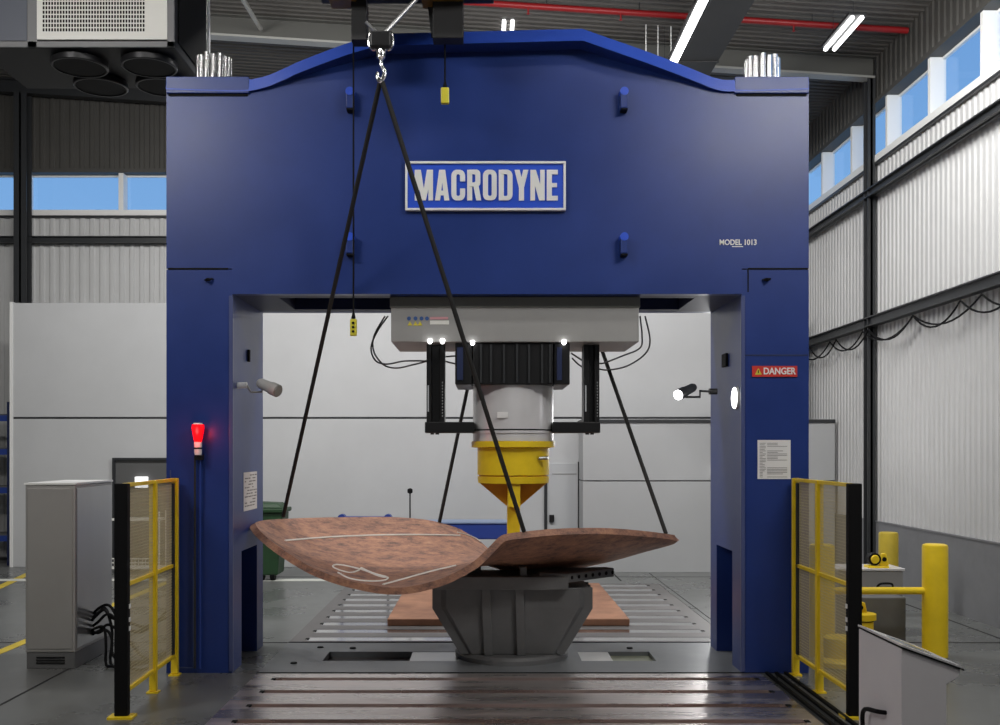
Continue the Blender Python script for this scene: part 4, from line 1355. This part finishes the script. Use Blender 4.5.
# ---------------------------------------------------------------- air unit at the top left
au = empty('air_handling_unit', (-4.7, 12.1, 7.02)); tag(au, 'dark boxy air handling unit with pale grille hanging at top left', 'air unit')
az = H + (VY - 48) * .0115
ax1 = (175 - VX) * .0115; ax0 = -5.86; ay0, ay1 = 11.5, 12.8
MB().box(ax0, ax1, ay0, ay1, az, az + 1.5).build('casing', 'ahu', au, bevel=.01)
fm = MB()
for (a, b, c, d_) in ((ax0, ax1, az, az + .07), (ax1 - .09, ax1, az, az + 1.5), ((28 - VX) * .0115, (38 - VX) * .0115, az, az + 1.5)):
    fm.box(a, b, ay0 - .025, ay0, c, d_)
fm.build('casing_frame', mat('air_unit_frame', (.17, .17, .175), .4), au, bevel=.006)
MB().box(ax0 + .01, (27.5 - VX) * .0115, ay0 - .012, ay0, az + .08, az + 1.45).build('front_panel', mat('slate_panel', (.09, .10, .13), .45), au)
gx0, gx1 = (38 - VX) * .0115, (168 - VX) * .0115; gz0_ = H + (VY - 40.5) * .0115
MB().box(gx0, gx1, ay0 - .03, ay0, gz0_, az + 1.3).build('grille_panel', 'grille', au)
hz = MB()
for i in range(36):
    for jj in range(14):
        x_ = (44 + i * 2.85 - VX) * .0115; z_ = H + (VY - 32.5 + jj * 4.4) * .0115
        hz.box(x_, x_ + .019, ay0 - .034, ay0 - .03, z_, z_ + .034)
hz.build('grille_slots', 'black', au)
for (px, py, Y, w_) in ((80, 58, 11.85, 27), (149.5, 57, 11.85, 27), (101, 62, 12.5, 26), (163, 62, 12.5, 26)):
    x_ = (px - VX) * .001 * Y; r_ = w_ * .001 * Y
    MB().lathe((x_, Y, az - .09), [(r_ * .90, 0), (r_ * .90, .02)], seg=40).build('outlet_mouth', 'black', au)
    MB().lathe((x_, Y, az - .20), [(r_ * .93, .16), (r_ * .93, .10), (r_ * .97, .10), (r_, .11), (r_, .17), (r_ * .86, .18), (r_ * .86, .2)], seg=40).build('round_outlet', mat('outlet_black', (.02, .02, .022), .35, .3), au, smooth=True)
MB().box(ax1 + .001, ax1 + .02, ay0 + .1, ay1 - .1, az + .1, az + 1.4).build('side_panel', 'black', au)
for x_ in (ax0 + .2, ax1 - .2):
    for y_ in (ay0 + .15, ay1 - .15):
        MB().tube([(x_, y_, az + 1.5), (x_, y_, zroof(x_))], .015, 8).build('hanger', 'girt', au)
p = P(208.5, 60, 12.9)
cn = empty('hanging_conduit', (p.x, 12.9, p.z)); tag(cn, 'thin pale vertical conduit rising from the left press shoulder', 'conduit')
MB().tube([(p.x, 12.9, 6.6), (p.x, 12.9, zroof(p.x))], .022, 8).build('conduit_pipe', 'white', cn, smooth=True)
MB().tube([P(199, 12, 12.9), P(206.5, 28, 12.9)], .025, 8).build('conduit_branch', 'white', cn, smooth=True)
MB().tube([P(189, 60, 12.9), P(196, 76, 12.9)], .03, 8).build('conduit_branch', 'grille', cn, smooth=True)

# ---------------------------------------------------------------- background bits in the portal
gb_ = empty('waste_bin', (-3.95, 18.6, 0)); tag(gb_, 'dark green waste bin behind the press, left in the portal', 'bin')
MB().prism([(-4.28, 18.3, 0.1), (-3.80, 18.3, .1), (-3.70, 18.3, 1.25), (-4.4, 18.3, 1.25)], (0, .6, 0)).build('bin_body', 'green', gb_, bevel=.03)
MB().box(-4.45, -3.66, 18.25, 18.95, 1.25, 1.33).build('bin_rim', 'green', gb_, bevel=.02)
MB().prism([(-4.4, 18.3, 1.33), (-3.70, 18.3, 1.33), (-3.80, 18.35, 1.42), (-4.3, 18.35, 1.44)], (0, .5, 0)).build('bin_lid', 'green', gb_, bevel=.02)
for x_ in (-4.1, -3.9):
    MB().lathe((x_, 18.4, .1), [(.1, -.04), (.1, .04)], axis='x', seg=16).build('wheel', 'black', gb_)

tr = empty('blue_trestle', (-2.3, 19.2, 0)); tag(tr, 'blue steel trestle behind the curved plate, seen over its back edge', 'trestle')
z_ = H + (VY - 519) * .0192
MB().box((338 - VX) * .0192, (392 - VX) * .0192, 19.15, 19.3, z_ - .06, z_ + .05).build('trestle_beam', 'trestle', tr, bevel=.01)
for px in (342, 388):
    x_ = (px - VX) * .0192
    MB().lathe((x_, 19.12, z_ + .02), [(.075, 0), (.075, .2)], axis='y', seg=20).build('end_roller', 'trestle', tr, smooth=True)
    MB().box(x_ - .02, x_ + .02, 19.2, 19.24, 0, z_).build('leg', 'girt', tr)
bb = empty('blue_machine_table', (-.2, 18.8, 0)); tag(bb, 'low blue machine table behind the yellow punch', 'table')
z_ = H + (VY - 523) * .0188
MB().box((425 - VX) * .0188, (515 - VX) * .0188, 18.7, 19.3, z_ - .30, z_).build('table_body', 'trestle', bb, bevel=.02)
MB().box((424 - VX) * .0188, (516 - VX) * .0188, 18.68, 19.32, z_, z_ + .03).build('table_top', mat('pale_blue_edge', (.25, .33, .5), .4), bb)
for px in (432, 508):
    x_ = (px - VX) * .0188
    MB().box(x_ - .08, x_ + .08, 18.8, 19.2, 0, z_ - .3).build('leg', 'trestle', bb)
st = empty('slim_stand', P(410, 560, 19.0)); tag(st, 'slim black stand with a small head behind the curved plate', 'stand')
a = P(410, 492, 19.0)
MB().tube([(a.x, 19.0, 0.02), (a.x, 19.0, a.z)], .014, 8).build('pole', 'black', st)
MB().lathe((a.x, 19.0, a.z - .03), [(.02, 0), (.05, .02), (.05, .08), (.02, .1)], seg=16).build('head', 'black', st, smooth=True)
MB().lathe((a.x, 19.0, 0), [(.18, 0), (.16, .03), (.03, .05)], seg=24).build('base', 'black', st, smooth=True)

# ---------------------------------------------------------------- right side: bollards, boxes, console
gr = empty('guard_rail', (4.6, 11.65, 0)); tag(gr, 'yellow guard rail of two thick bollards joined by a pipe', 'guard rail')
for px in (935, 822):
    x_ = (px - VX) * .01165
    MB().lathe((x_, 11.65, 0), [(.142, 0), (.142, 1.27), (.135, 1.295), (.11, 1.305)], seg=36).build('bollard', 'yellow', gr, smooth=True)
MB().tube([((822 - VX) * .01165, 11.65, .76), ((930 - VX) * .01165, 11.65, .76)], .043, 16).build('cross_pipe', 'yellow', gr, smooth=True)
o = MB().lathe((5.85, 14.5, 0), [(.135, 0), (.135, 1.18), (.125, 1.205), (.1, 1.21)], seg=36).build('bollard', 'olive', smooth=True)
tag(o, 'dull yellow bollard standing behind the small grey box near the wall', 'bollard')

gbx = empty('grey_box', (5.15, 13.3, 0)); tag(gbx, 'light grey box with a black handle behind the guard rail', 'box')
bx0, bx1 = (866 - VX) * .013, (903 - VX) * .013
MB().box(bx0 - .35, bx1, 13.0, 13.5, 0, .83).build('box_body', 'grey', gbx, bevel=.01)
MB().box(bx0 - .37, bx1 + .02, 12.98, 13.52, .83, .86).build('box_lid', 'cylinder', gbx, bevel=.005)
MB().tube(smoothpath([((876 - VX) * .013, 12.97, H - .137 * 13), ((878 - VX) * .013, 12.94, H - .1335 * 13), ((884 - VX) * .013, 12.92, H - .1325 * 13), ((890 - VX) * .013, 12.94, H - .1335 * 13), ((892 - VX) * .013, 12.97, H - .137 * 13)], 4), .014, 8).build('box_handle', 'black', gbx, smooth=True)
o = MB().box((850 - VX) * .0122, (906 - VX) * .0122, 12.2, 12.7, 0, .60).build('grey_bin', mat('mid_grey_bin', (.13, .13, .13), .5, noise=.1), bevel=.01)
tag(o, 'dark grey metal bin on the floor below the guard rail pipe', 'bin')


def jack(c, s, label, rest=0.0):
    root = empty('hydraulic_jack', c); tag(root, label, 'jack')
    x, y, z = c
    MB().box(x - .14 * s, x + .14 * s, y - .10 * s, y + .10 * s, z, z + .03 * s).build('foot', 'yellow', root, bevel=.006)
    a = MB()
    a.prism([(x + .02 * s, y - .07 * s, z + .03 * s), (x + .15 * s, y - .07 * s, z + .03 * s), (x + .11 * s, y - .07 * s, z + .20 * s), (x + .05 * s, y - .07 * s, z + .20 * s)], (0, .05 * s, 0))
    a.build('lug', 'yellow', root, bevel=.01)
    MB().lathe((x + .08 * s, y - .085 * s, z + .12 * s), [(.03 * s, 0), (.03 * s, .012 * s)], axis='y', seg=16).build('lug_hole', 'black', root)
    MB().lathe((x - .05 * s, y - .08 * s, z + .12 * s), [(.085 * s, 0), (.085 * s, .12 * s)], axis='y', seg=24).build('hub', 'black', root, smooth=True)
    MB().lathe((x - .05 * s, y - .10 * s, z + .12 * s), [(.05 * s, 0), (.06 * s, .02 * s)], axis='y', seg=24).build('hub_cap', 'yellow', root, smooth=True)
jack(((877 - VX) * .0131, 13.12, .86), .95, 'small yellow jack with a black hub on the light grey box')
yj = empty('yellow_actuator', (4.45, 11.9, 0)); tag(yj, 'squat yellow cylinder with an eye lug beside the right fence post', 'actuator')
x_ = (866 - VX) * .0118
MB().lathe((x_, 11.95, 0), [(.20, 0), (.20, .03), (.14, .05), (.14, .37), (.17, .38), (.17, .45), (.1, .46)], seg=32).build('cylinder_body', 'yellow', yj, smooth=True)
MB().lathe((x_, 11.95, 0), [(.142, .36), (.142, .375)], seg=32).build('seal_ring', 'black', yj)
MB().prism([(x_ - .09, 11.93, .45), (x_ + .07, 11.93, .45), (x_ + .04, 11.93, .58), (x_ - .05, 11.93, .59)], (0, .05, 0)).build('eye_lug', 'yellow', yj, bevel=.01)
MB().lathe((x_ - .015, 11.92, .52), [(.03, 0), (.03, .012)], axis='y', seg=14).build('eye_hole', 'black', yj)
yb2 = MB()
x_ = (838 - VX) * .0112
yb2.lathe((x_, 11.2, 0), [(.26, 0), (.26, .05), (.23, .07), (.17, .09), (.16, .30), (.13, .32)], seg=32)
o = yb2.build('yellow_actuator', 'yellow', smooth=True)
tag(o, 'round yellow flanged base on the floor behind the right fence mesh', 'actuator')

# console
cs = empty('control_console', (3.0, 7.2, 0)); tag(cs, 'light grey control console with sloped top at the lower right corner', 'console')
yn, yf = 6.82, 7.60
prof_ = [(2.84, 0), (3.15, 0), (3.15, .80), (3.23, .85), (3.245, .90), (2.84, 1.045)]
MB().prism([(x, yn, z) for x, z in prof_], (0, yf - yn, 0)).build('console_body', 'console', cs, bevel=.006)
MB().prism([(2.835, yn - .008, 1.048), (3.262, yn - .008, .895), (3.266, yn - .008, .905), (2.837, yn - .008, 1.06)], (0, yf - yn + .016, 0)).build('seal', 'black', cs)
MB().prism([(2.835, yn - .006, 1.061), (3.262, yn - .006, .908), (3.266, yn - .006, .920), (2.838, yn - .006, 1.074)], (0, yf - yn + .012, 0)).build('console_lid', 'cylinder', cs)
MB().prism([(2.95, yn + .15, 1.036), (3.12, yn + .15, .975), (3.121, yn + .15, .979), (2.951, yn + .15, 1.040)], (0, .38, 0)).build('display', 'screen', cs)
for k in range(4):
    yy_ = yn + .12 + .14 * k
    MB().lathe((3.17, yy_, .945), [(.015, -.01), (.015, .004)], seg=12).build('button', 'white', cs, smooth=True)
yh0, yh1 = 7.08, 7.38
MB().tube(smoothpath([(2.838, yh0, .54), (2.80, yh0, .545), (2.785, yh0 + .04, .54), (2.785, yh1 - .05, .50), (2.785, yh1, .42), (2.80, yh1, .30), (2.838, yh1, .28)], 4), .016, 10).build('handle', 'black', cs, smooth=True)

# ---------------------------------------------------------------- loose cables below the right girt
def drape(seed, label, off):
    random.seed(seed)
    y = 12.0 + off
    pts = []
    while y < 21.6:
        L = random.uniform(1.5, 2.3)
        for k in range(10):
            t = k / 10
            pts.append((XR - .14 - .03 * off, y + L * t, 4.52 - (.32 + .04 * off) * 4 * t * (1 - t) * .8))
        y += L
    o_ = MB().tube(pts, .015, 6).build('loose_cable', 'black', smooth=True)
    tag(o_, label, 'cable', 'loose cables under the right wall rail')
drape(1, 'outermost black cable hanging in loops under the right wall rail', 0)
drape(4, 'second black cable, set back behind the first, looped under the right wall rail', .5)
